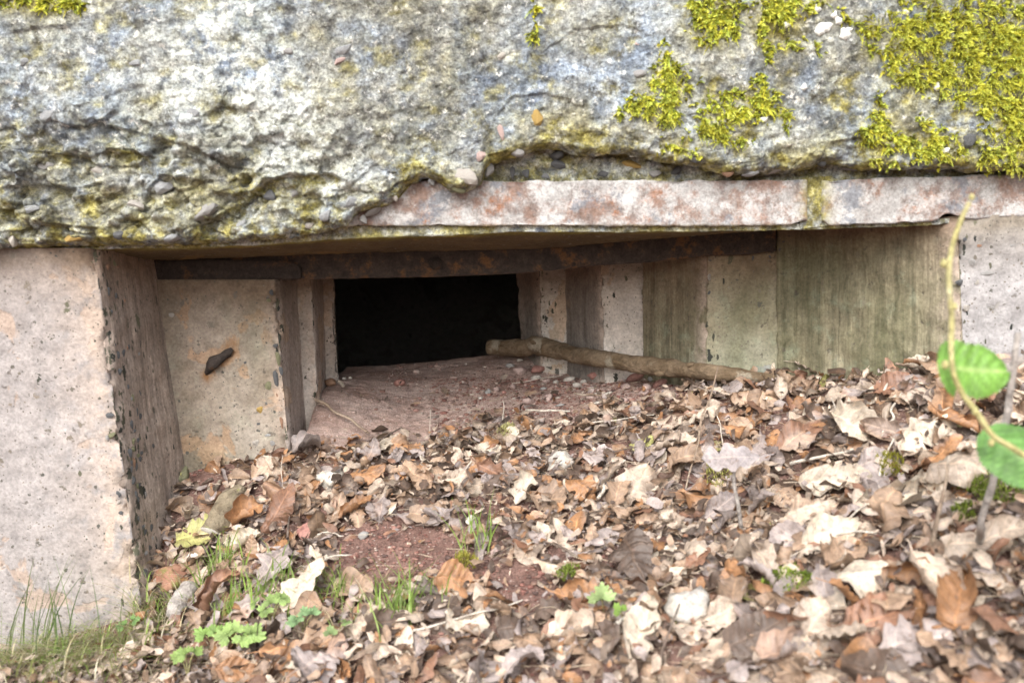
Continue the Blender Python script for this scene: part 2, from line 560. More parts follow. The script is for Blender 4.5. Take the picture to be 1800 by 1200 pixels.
M['soffit'] = m_concrete('rust_stained_soffit', (0.15, 0.11, 0.06), (0.095, 0.07, 0.042), (0.22, 0.14, 0.06), stain=(0.30, 0.27, 0.06), stain_w=0.95, patch_lo=0.6)
M['room'] = m_concrete('room_concrete', (0.40, 0.38, 0.36), (0.46, 0.43, 0.41), (0.3, 0.27, 0.24))
M['band'] = m_rust('flaking_painted_steel', (0.22, 0.175, 0.155), (0.26, 0.125, 0.07), pale=((0.36, 0.35, 0.335), (0.58, 0.58, 0.565), (0.18, 0.19, 0.21)), amt=0.4)
M['beam'] = m_rust('rusted_steel', (0.050, 0.037, 0.030), (0.14, 0.070, 0.03), amt=0.3)
M['plate'] = m_rust('dark_rusted_steel', (0.042, 0.032, 0.027), (0.11, 0.055, 0.025), amt=0.25)
M['soil'] = m_earth('red_soil', (0.165, 0.098, 0.080), (0.225, 0.14, 0.115), (0.40, 0.32, 0.28))
M['sill'] = m_earth('mauve_ledge_earth', (0.38, 0.255, 0.21), (0.53, 0.405, 0.355), (0.68, 0.60, 0.54), stretch=(0.7, 1.0, 1.0), sc=1.3)
M['leaf'] = m_leaf()
M['green'] = m_green('green_leaf')
M['grass'] = m_green('grass_blade', 0.25, 0.45)
M['moss'] = m_green('moss_shoot', 0.25, 0.8, 0.1)
M['st_dark'] = m_stone('dark_flint', (0.075, 0.08, 0.085), (0.15, 0.15, 0.15))
M['st_grey'] = m_stone('grey_stone', (0.26, 0.25, 0.24), (0.36, 0.35, 0.33))
M['st_blue'] = m_stone('blue_grey_stone', (0.17, 0.185, 0.21), (0.36, 0.37, 0.38), (0.5, 0.49, 0.44))
M['st_red'] = m_stone('red_sandstone', (0.30, 0.145, 0.12), (0.38, 0.21, 0.175))
M['st_pink'] = m_stone('pinkish_stone', (0.42, 0.30, 0.27), (0.50, 0.38, 0.34))
M['st_pale'] = m_stone('pale_stone', (0.38, 0.35, 0.30), (0.52, 0.48, 0.43), (0.27, 0.25, 0.235))
M['st_white'] = m_stone('white_stone', (0.52, 0.48, 0.41), (0.64, 0.60, 0.53), (0.36, 0.34, 0.31))
M['st_brown'] = m_stone('brown_pebble', (0.26, 0.15, 0.10), (0.36, 0.22, 0.14), rough=0.5)
M['st_ochre'] = m_stone('ochre_pebble', (0.36, 0.24, 0.07), (0.44, 0.30, 0.10), rough=0.6)
M['st_green'] = m_stone('greenish_pebble', (0.17, 0.17, 0.10), (0.24, 0.235, 0.14))
M['st_moss'] = m_stone('mossy_red_stone', (0.25, 0.12, 0.08), (0.32, 0.18, 0.12), (0.17, 0.16, 0.05))
M['bark'] = m_bark('brown_bark', (0.15, 0.105, 0.062), (0.235, 0.175, 0.115), (0.36, 0.32, 0.245), sv=(22, 130, 130))
M['bark_moss'] = m_bark('mossy_bark', (0.17, 0.135, 0.09), (0.27, 0.225, 0.155), (0.24, 0.26, 0.06), sv=(70, 70, 70))
M['bark_grey'] = m_bark('lichened_bark', (0.34, 0.30, 0.27), (0.48, 0.44, 0.40), (0.62, 0.61, 0.55))
M['twig'] = m_bark('dry_twig', (0.30, 0.22, 0.16), (0.42, 0.33, 0.25), (0.5, 0.43, 0.35))
M['twig_pale'] = m_bark('bleached_twig', (0.55, 0.48, 0.40), (0.68, 0.62, 0.53), (0.72, 0.68, 0.6))
M['twig_dark'] = m_bark('dark_twig', (0.13, 0.10, 0.08), (0.20, 0.15, 0.12), (0.28, 0.23, 0.19))
M['stem'] = m_bark('yellow_green_stem', (0.40, 0.36, 0.15), (0.48, 0.44, 0.22), (0.54, 0.50, 0.30), sv=(60, 60, 60))
M['cutwood'] = m_stone('grey_cut_wood', (0.42, 0.39, 0.35), (0.55, 0.52, 0.48))
M['snail'] = m_stone('pale_snail_shell', (0.62, 0.55, 0.46), (0.72, 0.66, 0.57), rough=0.4)
M['lichen'] = m_stone('white_lichen', (0.74, 0.74, 0.70), (0.82, 0.82, 0.78))

# ------------------------------------------------------------------ ground shape
gp = [(250, 1095, 1.35), (330, 855, 1.52), (510, 800, 1.57), (700, 785, 1.62), (900, 752, 1.68), (1100, 716, 1.66), (1250, 690, 1.55), (1392, 676, 1.56),
      (1500, 674, 1.48), (1310, 694, 1.52), (420, 825, 1.54), (1690, 640, 1.36), (1800, 628, 1.36), (1800, 1200, 0.85), (1400, 1200, 0.93), (900, 1200, 1.05), (400, 1200, 1.12), (0, 1200, 1.17),
      (0, 1160, 1.34), (700, 1000, 1.28), (1000, 900, 1.36), (1300, 850, 1.35), (1600, 850, 1.18), (1700, 1010, 1.0), (1100, 1060, 1.12), (450, 950, 1.4)]
gx = [np.append(U(a, b_, y)[:2], U(a, b_, y)[2]) for a, b_, y in gp]
gx += [np.array(p) for p in [(-1.5, 1.3, 0.0), (-1.5, 0.7, -0.02), (-1.2, 0.2, -0.05), (0, 0.2, -0.06), (1.2, 0.3, -0.04), (1.7, 0.8, 0.12), (1.7, 1.3, 0.42), (1.3, 1.5, 0.42),
                              (-0.45, 2.0, 0.17), (0, 2.05, 0.19), (0.3, 2.0, 0.22), (-0.4, 1.75, 0.19), (0.1, 1.85, 0.20)]]
gx = np.array(gx)


def tps_fit(P, z, lam=2e-4):
    n = len(P)
    d = np.linalg.norm(P[:, None] - P[None], axis=-1)
    K = np.where(d > 0, d * d * np.log(d + 1e-12), 0) + lam * np.eye(n)
    A = np.zeros((n + 3, n + 3))
    A[:n, :n] = K
    A[:n, n] = 1
    A[:n, n + 1:] = P
    A[n, :n] = 1
    A[n + 1:, :n] = P.T
    return P, np.linalg.solve(A, np.concatenate([z, [0, 0, 0]]))


def tps(fit, x, y):
    P, c = fit
    x, y = np.broadcast_arrays(np.asarray(x, float), np.asarray(y, float))
    r = c[-3] + c[-2] * x + c[-1] * y
    for (a, b_), k in zip(P, c[:-3]):
        d2 = (x - a) ** 2 + (y - b_) ** 2
        r = r + k * 0.5 * d2 * np.log(d2 + 1e-12)
    return r


GF = tps_fit(gx[:, :2], gx[:, 2])
sp_ = [(610, 652, 2.0), (750, 640, 2.02), (860, 628, 2.02), (930, 630, 1.98), (700, 782, 1.62), (520, 735, 1.66), (900, 742, 1.68), (1060, 690, 1.70), (1130, 695, 1.66), (1250, 695, 1.57),
       (1000, 655, 1.90), (560, 705, 1.72), (600, 665, 1.88)]
sx = np.array([U(*p) for p in sp_])
SF = tps_fit(sx[:, :2], sx[:, 2], 3e-4)


def ground(x, y, rough=True):
    x, y = np.broadcast_arrays(np.asarray(x, float), np.asarray(y, float))
    xc, yc = np.clip(x, -1.6, 1.75), np.clip(y, 0.1, 2.05)
    z = np.clip(tps(GF, xc, yc), -0.12, 0.44)
    far = sst(0.0, 1.6, np.hypot(x - xc, y - yc))
    z = z * (1 - far) + (-0.02) * far
    if rough:
        q = np.stack([x * 9, y * 9, 0 * x], -1)
        z = z + 0.012 * fbm(q, 4) * np.where(np.hypot(x, y - 1.3) < 3, 1, 0.0)
    return z


def sill_z(x, y):
    x, y = np.broadcast_arrays(np.asarray(x, float), np.asarray(y, float))
    q = np.stack([x * 6, y * 14, 0 * x + 4], -1)
    return tps(SF, np.clip(x, -0.55, 0.6), np.clip(y, 1.45, 2.12)) + 0.010 * fbm(q, 5)


LX = [(1.36, -0.70), (1.56, -0.625), (1.561, -0.40), (1.70, -0.40), (1.701, -0.375), (1.84, -0.38), (2.1, -0.40)]
RX = [(1.30, 0.74), (1.36, 0.71), (1.60, 0.51), (1.60001, 0.36), (1.76, 0.265), (1.7601, 0.18), (1.90, 0.12), (1.9001, 0.055), (2.1, 0.01)]


def xl(y):
    y = np.asarray(y, float)
    return np.where(y < 1.335, -5.0, np.interp(y, [a for a, _ in LX], [b_ for _, b_ in LX]))


def xr(y):
    y = np.asarray(y, float)
    return np.where(y < 1.33, 5.0, np.interp(y, [a for a, _ in RX], [b_ for _, b_ in RX]))


def inside(x, y, mg=0.0):
    return (x > xl(y) + mg) & (x < xr(y) - mg) & ((y < 1.33 - mg) | ((x > -0.64 + mg) & (x < 0.72 - mg)))


def surf(x, y):
    g = ground(x, y)
    s = sill_z(x, y) - 0.25 * sst(1.60, 1.50, y) - 0.3 * sst(-0.40, -0.44, x)
    return np.where((y > 1.5) & (x > xl(y) - 0.1) & (x < xr(y) + 0.1), np.maximum(g, s), g)


def hit(px, py):
    """where the view through a pixel meets ground or ledge"""
    ys = np.linspace(0.45, 2.12, 400)
    P = U(np.full(400, px), np.full(400, py), ys)
    d = P[:, 2] - surf(P[:, 0], P[:, 1])
    i = int(np.argmax(d < 0)) if (d < 0).any() else 399
    if i == 0:
        return P[0]
    t = d[i - 1] / (d[i - 1] - d[i] + 1e-12)
    return P[i - 1] * (1 - t) + P[i] * t


def snorm(x, y, e=0.03):
    zx = (ground(x + e, y, False) - ground(x - e, y, False)) / (2 * e)
    zy = (ground(x, y + e, False) - ground(x, y - e, False)) / (2 * e)
    n = np.stack([-zx, -zy, np.ones_like(zx)], -1)
    return n / np.linalg.norm(n, axis=-1, keepdims=True)


# ground sheet
xa = np.concatenate([-np.geomspace(90, 2.0, 18), np.linspace(-1.9, -1.0, 30), np.linspace(-0.98, 1.25, 330), np.linspace(1.28, 2.0, 20), np.geomspace(2.2, 90, 18)])
ya = np.concatenate([-np.geomspace(90, 0.3, 20), np.linspace(-0.2, 0.55, 20), np.linspace(0.57, 1.80, 200), np.linspace(1.83, 2.3, 12), np.geomspace(2.5, 90, 16)])
XX, YY = np.meshgrid(xa, ya)
ZZ = ground(XX, YY)
inroom = (np.abs(XX) < 2.15) & (YY > 2.08)
ZZ = np.where(inroom, -0.25, ZZ)
add('soil_ground', mk('soil_ground', np.stack([XX, YY, ZZ], -1), quads(*XX.shape), M['soil']), kind='structure')

# ------------------------------------------------------------------ the bunker
BK = bpy.data.objects.new('concrete_bunker', None)
BK.location = (0, 1.36, 0)
COL.objects.link(BK)
BK['label'] = 'weathered concrete bunker wall with a low stepped firing slit under a mossy lintel'
BK['category'] = 'bunker'


def strip(name, pts, kinds, mats, convex=(), top_fold=0.0, dens=0.006, zext=0.2, amp=0.0025, chip=0.010, stain_len=0.05, label=None, coarse=(), edgew=0.018, fleck_w=0.32, rust=None):
    """a wall that runs through plan corners pts = [(top, bottom)], left to right; kinds = material slot of each stretch"""
    T, B, K, D = [], [], [], []
    L = 0.0
    corners = []
    for i in range(len(pts) - 1):
        (t0, b0), (t1, b1) = pts[i], pts[i + 1]
        ln = np.linalg.norm(t1 - t0)
        n = max(2, int(ln / (0.05 if i in coarse else dens)))
        corners.append(L)
        for k in range(n + (1 if i == len(pts) - 2 else 0)):
            u = k / n
            T.append(t0 * (1 - u) + t1 * u)
            B.append(b0 * (1 - u) + b1 * u)
            D.append(L + ln * u)
            K.append(kinds[i])
        L += ln
    corners.append(L)
    T, B, D = np.array(T), np.array(B), np.array(D)
    B = B + (B - T) / np.linalg.norm(B - T, axis=-1, keepdims=True) * zext
    nr = max(8, int(np.linalg.norm(T[0] - B[0]) / dens))
    v = np.linspace(0, 1, nr)[:, None, None]
    P = B[None] * (1 - v) + T[None] * v
    N = gnormals(P)
    d = amp * fbm(P * 22, 5) * 2 + 0.006 * fbm(P * 5 + 3, 3)
    for ci in convex:
        near = np.exp(-((D - corners[ci]) / 0.011) ** 2)[None]
        nz = fbm(P * np.array([30, 30, 38]) + 9, 4) + 0.6 * fbm(P * np.array([9, 9, 13]) + 5, 2)
        d = d - near * chip * (0.35 + sst(-0.02, 0.25, nz) * 1.1)
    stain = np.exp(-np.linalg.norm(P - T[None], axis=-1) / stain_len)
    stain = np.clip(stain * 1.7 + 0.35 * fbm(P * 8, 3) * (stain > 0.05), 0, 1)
    edge = np.zeros(P.shape[:2])
    for ci in convex:
        edge = np.maximum(edge, np.exp(-np.abs(D - corners[ci]) / edgew)[None] * (np.array(K) == kinds[ci - 1])[None])
    edge = np.clip(edge * 1.5, 0, 1)
    fleck = np.zeros(P.shape[:2])
    for ci in convex:
        other = np.array(K) == kinds[min(ci, len(kinds) - 1)]
        fleck = np.maximum(fleck, np.exp(-np.abs(D - corners[ci]) / (edgew * 0.85))[None] * np.where(other, 1.0, 0.12)[None])
    fleck = np.clip(fleck * 1.25 * fleck_w, 0, 1)
    P = P + N * d[..., None]
    if top_fold:
        ex = P[-1].copy()
        ex[:, 1] += top_fold
        P = np.concatenate([P, ex[None]], 0)
        stain = np.concatenate([stain, stain[-1:]], 0)
        edge = np.concatenate([edge, edge[-1:]], 0)
        fleck = np.concatenate([fleck, fleck[-1:]], 0)
    rst = np.zeros(P.shape[:2])
    if rust:
        pq_ = project(P)
        for a_, b0_, r0_ in rust:
            rst = np.maximum(rst, np.exp(-((pq_[..., 0] - a_) / r0_) ** 2 - ((pq_[..., 1] - b0_) / (r0_ * 1.2)) ** 2))
        rst = np.clip(rst * 1.3, 0, 1)
    r, c = P.shape[:2]
    mi = np.tile(np.array(K[:-1]), (r - 1, 1)).ravel()
    o = add(name, mk(name, P, quads(r, c), mats, attrs={'stain': stain.ravel(), 'edge': edge.ravel(), 'fleck': fleck.ravel(), 'rust': rst.ravel()}, midx=mi), BK, label=label)
    return o


def V2(tx, ty, bx, by, Y):
    return (U(tx, ty, Y), U(bx, by, Y))


farL = (np.array([-2.4, 1.36, 0.62]), np.array([-2.4, 1.36, 0.0]))
farR = (np.array([2.4, 1.36, 0.62]), np.array([2.4, 1.36, 0.30]))
pier_l = strip('pier', [farL, V2(-80, 436, -70, 1120, 1.36), V2(168, 436, 256, 1110, 1.36), V2(271, 446, 330, 840, 1.565)], [0, 0, 1], [M['pier_face'], M['pier_return']],
               convex=(2,), coarse=(0,), chip=0.014, stain_len=0.045, edgew=0.04, fleck_w=1.0, label='pale pier left of the slit with a chipped pebbly corner')
step_l1 = strip('step', [V2(255, 491, 322, 830, 1.56), V2(485, 491, 511, 795, 1.56), V2(521, 489, 537, 725, 1.705)], [0, 1], [M['step_face'], M['left_return']], convex=(1,), top_fold=0.12, chip=0.014,
                rust=[(406, 612, 11), (392, 634, 10), (364, 660, 9), (376, 652, 8)], label='widest left step with a rusty iron stub')
step_l2 = strip('step', [V2(516, 480, 534, 712, 1.70), V2(546, 480, 559, 706, 1.70), V2(567, 480, 575, 672, 1.845)], [0, 1], [M['lit_face'], M['left_return']], convex=(1,), top_fold=0.12, chip=0.006, dens=0.004)
step_l3 = strip('step', [V2(563, 475, 572, 672, 1.84), V2(587, 475, 597, 666, 1.84), (np.array([-0.47, 2.14, 0.62]), np.array([-0.47, 2.14, 0.33]))], [0, 1], [M['lit_face'], M['shaded_return']], convex=(1,), top_fold=0.1, chip=0.006, dens=0.004)

step_r3 = strip('step', [(np.array([0.10, 2.14, 0.62]), np.array([0.10, 2.14, 0.33])), V2(906, 470, 918, 640, 2.02), V2(948, 470, 951, 640, 1.905), V2(996, 470, 999, 640, 1.90)], [1, 1, 0], [M['lit_face'], M['shaded_return']],
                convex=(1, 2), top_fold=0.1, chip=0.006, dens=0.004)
step_r2 = strip('step', [V2(993, 460, 996, 640, 1.90), V2(1055, 460, 1062, 660, 1.76), V2(1133, 458, 1135, 650, 1.765)], [1, 0], [M['lit_face'], M['shaded_return']], convex=(1,), top_fold=0.1, chip=0.006, dens=0.004)
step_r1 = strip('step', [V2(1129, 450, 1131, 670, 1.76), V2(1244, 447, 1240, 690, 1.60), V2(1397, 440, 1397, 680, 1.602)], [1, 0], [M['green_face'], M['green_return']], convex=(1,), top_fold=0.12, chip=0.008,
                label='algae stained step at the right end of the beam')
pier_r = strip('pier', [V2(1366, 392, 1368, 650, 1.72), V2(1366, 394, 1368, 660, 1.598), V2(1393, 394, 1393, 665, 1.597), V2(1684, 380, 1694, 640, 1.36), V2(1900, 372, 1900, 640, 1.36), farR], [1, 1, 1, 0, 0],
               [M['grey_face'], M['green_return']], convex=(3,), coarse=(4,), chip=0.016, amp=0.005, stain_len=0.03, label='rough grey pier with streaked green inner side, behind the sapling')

# lintel: big weathered block whose lower edge has broken away over the steel
EDGE = [(-3000, 560), (0, 436), (100, 432), (200, 431), (300, 431), (400, 425), (480, 420), (560, 410), (610, 396), (625, 372), (660, 365), (695, 348), (720, 322), (745, 310), (770, 318), (790, 336), (815, 338), (845, 324),
        (852, 300), (862, 285), (900, 276), (940, 262), (985, 258), (1020, 272), (1100, 268), (1180, 286), (1240, 292), (1275, 306), (1330, 306), (1400, 302), (1470, 284), (1520, 296), (1600, 297), (1680, 294), (1722, 302), (1800, 296), (4800, 190)]
xs = np.concatenate([np.linspace(-2600, -60, 40), np.linspace(-55, 1855, 720), np.linspace(1880, 4300, 40)])
e = np.array(EDGE, float)
yb = np.interp(xs, e[:, 0], e[:, 1])
q = U(xs, yb, 1.33)
yb = yb + 5 * fbm(np.stack([q[:, 0] * 40, 0 * xs, 0 * xs], -1), 4) + 3 * perlin(np.stack([q[:, 0] * 110, 0 * xs + 5, 0 * xs], -1))
NRW = 190
s = np.linspace(0, 1, NRW) ** 1.15
ytop = -55 - (xs - 900) * 0.035
PX = np.broadcast_to(xs, (NRW, len(xs)))
PY = yb[None] * (1 - s[:, None]) + ytop[None] * s[:, None]
P = U(PX, PY, np.full_like(PX, 1.33))
LEDGE = [([(20, 258), (90, 268), (160, 274), (220, 262), (285, 277)], 0.012, 34), ([(120, 205), (200, 222), (270, 240), (330, 256), (372, 270)], 0.010, 30), ([(368, 178), (400, 187), (432, 192), (470, 170)], 0.009, 26),
         ([(205, 408), (240, 385), (268, 330), (290, 310), (400, 318)], 0.010, 40), ([(330, 400), (380, 380), (430, 352), (470, 318), (520, 308), (585, 306), (620, 325)], 0.022, 60), ([(380, 340), (430, 318), (460, 300)], 0.010, 25),
         ([(60, 388), (130, 396), (200, 404)], 0.012, 26), ([(0, 60), (60, 50), (150, 42)], 0.008, 24), ([(940, 100), (1010, 50), (1090, 42), (1150, 60)], 0.006, 22), ([(860, 215), (900, 170), (960, 160), (1010, 180)], 0.008, 24),
         ([(1180, 120), (1250, 160), (1330, 170)], 0.004, 22), ([(1450, 250), (1520, 240), (1600, 270)], 0.008, 22), ([(0, 330), (60, 322), (130, 330), (190, 318)], 0.010, 32), ([(640, 230), (700, 250), (760, 240)], 0.004, 22)]
rel = 0.016 * fbm(P * np.array([3.2, 3, 4.2]), 3)
hf = fbm(P * np.array([16, 16, 21]) + 4, 5, 0.55)
rzone = np.clip(sst(820, 380, PX) * sst(90, 300, PY) + 0.8 * np.exp(-np.clip(yb[None] - PY, 0, None) / 40), 0, 1)
rel += (0.0075 + 0.009 * rzone) * hf
rel += (0.004 + 0.002 * rzone) * fbm(P * 70, 4, 0.6)
rel -= 0.003 * (1 - np.abs(fbm(P * np.array([13, 10, 34]) + 40, 4) * 3)).clip(0, 1) * sst(760, 420, PX) * sst(150, 300, PY)
dist_edge = (yb[None] - PY)
leftrough = sst(760, 420, PX) * sst(120, 300, PY)
edgerough = np.exp(-np.clip(dist_edge, 0, None) / 38)
rough = np.clip(leftrough * 0.9 + edgerough * 0.8 + 0.15, 0, 1)
wd, wr = worley(P * np.array([38, 20, 46]))
rel -= rough * np.where(wr > 0.35, 0.012, 0.003) * sst(0.75, 0.1, wd)
rel += rough * 0.008 * np.abs(fbm(P * np.array([17, 10, 22]) + 20, 4)) * 2
qw = P + 0.018 * np.stack([fbm(P * 18 + 3, 3), 0 * PX, fbm(P * 18 + 60, 3)], -1)
for sc_, am in ((np.array([15, 5, 25]), 0.022), (np.array([40, 9, 62]), 0.012)):
    _, wrn = worley(qw * sc_)
    rel += am * (wrn - 0.5) * np.clip(leftrough * 1.0 + edgerough * 0.55 + 0.05, 0, 1)
crev = np.zeros_like(PX)
for pl, a, fade in LEDGE:
    pl = np.array(pl, float)
    on = (PX > pl[0, 0]) & (PX < pl[-1, 0])
    yy = np.interp(PX, pl[:, 0], pl[:, 1]) + 4 * fbm(P * 45, 3)
    endf = np.clip(np.minimum(PX - pl[0, 0], pl[-1, 0] - PX) / 30, 0, 1)
    t = PY - yy
    k = np.where(on & (t > 0), np.exp(-t / fade) * sst(0, 4, t), 0) * endf
    a *= 0.62 if pl[0, 1] > 240 else 0.45
    rel += a * k
    rel -= 0.5 * a * np.where(on & (t <= 0), np.exp(t / 14), 0) * endf
    crev = np.maximum(crev, k * sst(0.0, 0.012, a) + 0.25 * np.where(on & (t <= 0), np.exp(t / 12), 0) * endf)
rel += 0.022 * np.clip(1 - dist_edge / 16, 0, 1) ** 2
P[..., 1] += rel
LP = P.copy()
moss_m = np.clip(crev * 0.9 + edgerough * 0.95 + 0.75 * sst(0.05, 0.35, hf) * sst(900, 1300, PX) * 0.6 + 0.5 * sst(0.05, 0.3, hf) + leftrough * 0.06 + 0.14, 0, 1)
moss_m = np.clip(moss_m + sst(16, 2, np.abs(dist_edge - 4)) * 0.5, 0, 1)
for (a, b_, ra, rb) in [(1250, 35, 60, 60), (1360, 45, 60, 60), (1165, 170, 55, 70), (1295, 195, 75, 50), (1545, 225, 45, 55), (1610, 255, 90, 45), (1690, 90, 180, 130), (1770, 220, 80, 110), (80, 8, 110, 25)]:
    moss_m = np.maximum(moss_m, 0.95 * np.exp(-(((PX - a) / ra) ** 2 + ((PY - b_) / rb) ** 2) ** 1.5))
pale_m = np.zeros_like(PX)
for (a, b_, ra, rb, wg) in [(380, 40, 60, 70, 1), (400, 160, 90, 60, 1), (440, 110, 120, 90, .6), (520, 230, 70, 90, .9), (530, 280, 80, 30, 1), (300, 130, 110, 90, .5), (260, 380, 70, 25, 1), (20, 415, 40, 25, 1), (560, 350, 90, 40, .8), (460, 380, 120, 30, .7),
                           (890, 100, 20, 20, .9), (120, 120, 120, 60, .45), (1100, 40, 140, 40, .5), (620, 330, 60, 25, .7), (1380, 240, 90, 25, .6), (1200, 230, 60, 30, .4)]:
    pale_m += wg * np.exp(-((PX - a) / ra) ** 2 - ((PY - b_) / rb) ** 2)
pale_m = np.clip(pale_m, 0, 1)
# under side turns back towards the steel, top goes on up to the roof
back = []
for k, t in enumerate((0.25, 0.55, 1.0)):
    rw = P[0].copy()
    rw[:, 1] += 0.09 * t
    rw[:, 2] += 0.010 * math.sin(t * 2.0) + 0.004 * perlin(np.stack([rw[:, 0] * 40, rw[:, 1] * 40, 0 * rw[:, 0]], -1))
    back.append(rw)
up = []
for k, z in enumerate((1.1, 1.2, 1.3, 1.42)):
    rw = P[-1].copy()
    rw[:, 2] = z
    up.append(rw)
rw = up[-1].copy()
rw[:, 1] += 0.10
rw[:, 2] += 0.02
up.append(rw)
G = np.concatenate([np.array(back[::-1]), P, np.array(up)], 0)
pad = lambda A: np.concatenate([np.repeat(A[:1], 3, 0), A, np.repeat(A[-1:], 5, 0)], 0)
lintel = add('lintel', mk('lintel', G, quads(*G.shape[:2]), M['lintel'], attrs={'moss': pad(moss_m).ravel(), 'pale': pad(pale_m).ravel()}), BK)


def lintel_at(px, py):
    j = int(np.clip(np.searchsorted(xs, px), 0, len(xs) - 1))
    i = int(np.argmin(np.abs(PY[:, j] - py)))
    return LP[i, j]


# broken core concrete behind the gap over the steel
xc = np.linspace(560, 1960, 420)
rows = [PL([(560, 420), (640, 330), (860, 322), (1400, 320), (1960, 308)], 1.385, xc), PL([(560, 330), (700, 280), (860, 230), (1400, 230), (1960, 215)], 1.385, xc)]
Pc = loft(rows, [60])
r_ = 0.010 * fbm(Pc * 40, 4)
wd, wr = worley(Pc * np.array([55, 10, 60]))
r_ -= 0.010 * sst(0.6, 0.1, wd) * (wr > 0.4)
Pc[..., 1] += r_
add('broken_core', mk('broken_core', Pc, quads(*Pc.shape[:2]), M['lintel'], attrs={'moss': np.full(Pc.shape[0] * Pc.shape[1], 0.9), 'pale': np.full(Pc.shape[0] * Pc.shape[1], 0.9)}), BK, label='yellowed broken concrete above the steel plates')


def band(x0, x1, ytopl, ybotl, Y, lbl, chipb):
    xs_ = np.linspace(x0, x1, max(20, int((x1 - x0) / 3)))
    t, b_ = PL(ytopl, Y, xs_), PL(ybotl, Y, xs_)
    b_[:, 2] += chipb(xs_) + 0.0014 * fbm(np.stack([xs_ / 16, 0 * xs_, 0 * xs_ + Y], -1), 4)
    t[:, 2] += 0.0022 * fbm(np.stack([xs_ / 30, 0 * xs_ + 7, 0 * xs_ + Y], -1), 4)
    jag = 0.005 * fbm(np.stack([np.linspace(0, 3, 24) * 4, np.zeros(24), np.zeros(24)], -1), 3)
    tb = t + np.array([0, 0.055, 0.001])
    bb = b_ + np.array([0, 0.014, 0.0005])
    P_ = loft([bb, b_, t, tb], [2, 22, 4])
    nrm = gnormals(P_)
    P_ = P_ + nrm * (0.0030 * fbm(P_ * 45, 4) + 0.0012 * fbm(P_ * 12, 2) + 0.002 * np.clip(fbm(P_ * 26 + 8, 3) * 3, -1, 0.4))[..., None]
    c0 = P_[:, 0].copy()
    c1 = P_[:, -1].copy()
    c0[:, 1] += 0.02
    c1[:, 1] += 0.02
    P_ = np.concatenate([c0[:, None], P_, c1[:, None]], 1)
    pxy = project(P_)
    ms = np.clip(np.exp(-((pxy[..., 0] - 1435) / 22) ** 2) + 0.6 * sst(9, 2, np.abs(pxy[..., 1] - 402)), 0, 1)
    add('lintel_plate', mk('lintel_plate', P_, quads(*P_.shape[:2]), M['band'], attrs={'moss': ms.ravel()}), BK, label=lbl)


band(600, 1419, [(600, 322), (860, 318), (1420, 316)], [(600, 397), (900, 397), (1300, 397), (1419, 394)], 1.362, 'longer flaking steel plate left of the mossy joint',
     lambda x: 0.006 * sst(1390, 1415, x) + 0.002 * np.clip(perlin(np.stack([x / 12, 0 * x, 0 * x], -1)), 0, 1))
band(1447, 2500, [(1447, 316), (1800, 307), (2500, 285)], [(1447, 396), (1560, 393), (1800, 379), (2500, 350)], 1.360, 'flaking steel plate right of the mossy joint',
     lambda x: 0.010 * np.exp(-((x - 1668) / 16) ** 2) + 0.004 * np.exp(-((x - 1690) / 6) ** 2) + 0.008 * sst(1462, 1447, x))
# mossy mortar in the joint
xj = np.linspace(1405, 1462, 24)
Pj = loft([PL([(1405, 402), (1462, 396)], 1.372, xj), PL([(1405, 312), (1462, 310)], 1.372, xj)], [26])
Pj[..., 1] -= 0.010 * np.abs(fbm(Pj * 60, 3)) + 0.002
add('joint_mortar', mk('joint_mortar', Pj, quads(*Pj.shape[:2]), M['lintel'], attrs={'moss': np.ones(Pj.shape[0] * 24), 'pale': np.full(Pj.shape[0] * 24, 0.5)}), BK)

# soffit with its mossy front lip
xf = np.concatenate([np.linspace(-2400, -60, 30), np.linspace(-50, 1850, 420), np.linspace(1900, 4200, 30)])
LIPB = [(0, 440), (200, 437), (300, 436), (440, 431), (560, 422), (700, 416), (820, 412), (900, 408), (1200, 407), (1400, 404), (1600, 397), (1800, 384)]
LIPT = [(0, 418), (300, 415), (560, 398), (900, 394), (1400, 393), (1600, 388), (1800, 374)]
BACK = [(0, 470), (270, 458), (400, 453), (560, 447), (760, 441), (900, 439), (1000, 434), (1100, 424), (1250, 412), (1365, 403), (1500, 399), (1800, 388)]
lb, lt, bk = PL(LIPB, 1.372, xf), PL(LIPT, 1.372, xf), PL(BACK, 1.56, xf)
bk2 = bk + np.array([0, 0.012, 0.02])
Ps = loft([bk2, bk, lb, lt], [2, 34, 6])
nr_ = gnormals(Ps)
Ps = Ps + nr_ * (0.0035 * fbm(Ps * 28, 4) + 0.002 * fbm(Ps * 90, 3))[..., None]
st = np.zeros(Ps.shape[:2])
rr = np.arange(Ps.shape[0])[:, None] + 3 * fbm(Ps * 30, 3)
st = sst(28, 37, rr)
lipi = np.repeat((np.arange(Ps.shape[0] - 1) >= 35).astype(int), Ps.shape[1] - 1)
add('soffit', mk('soffit', Ps, quads(*Ps.shape[:2]), [M['soffit'], M['lintel']], attrs={'stain': st.ravel(), 'moss': np.full(st.size, 0.95), 'pale': np.full(st.size, 0.9)}, midx=lipi), BK)

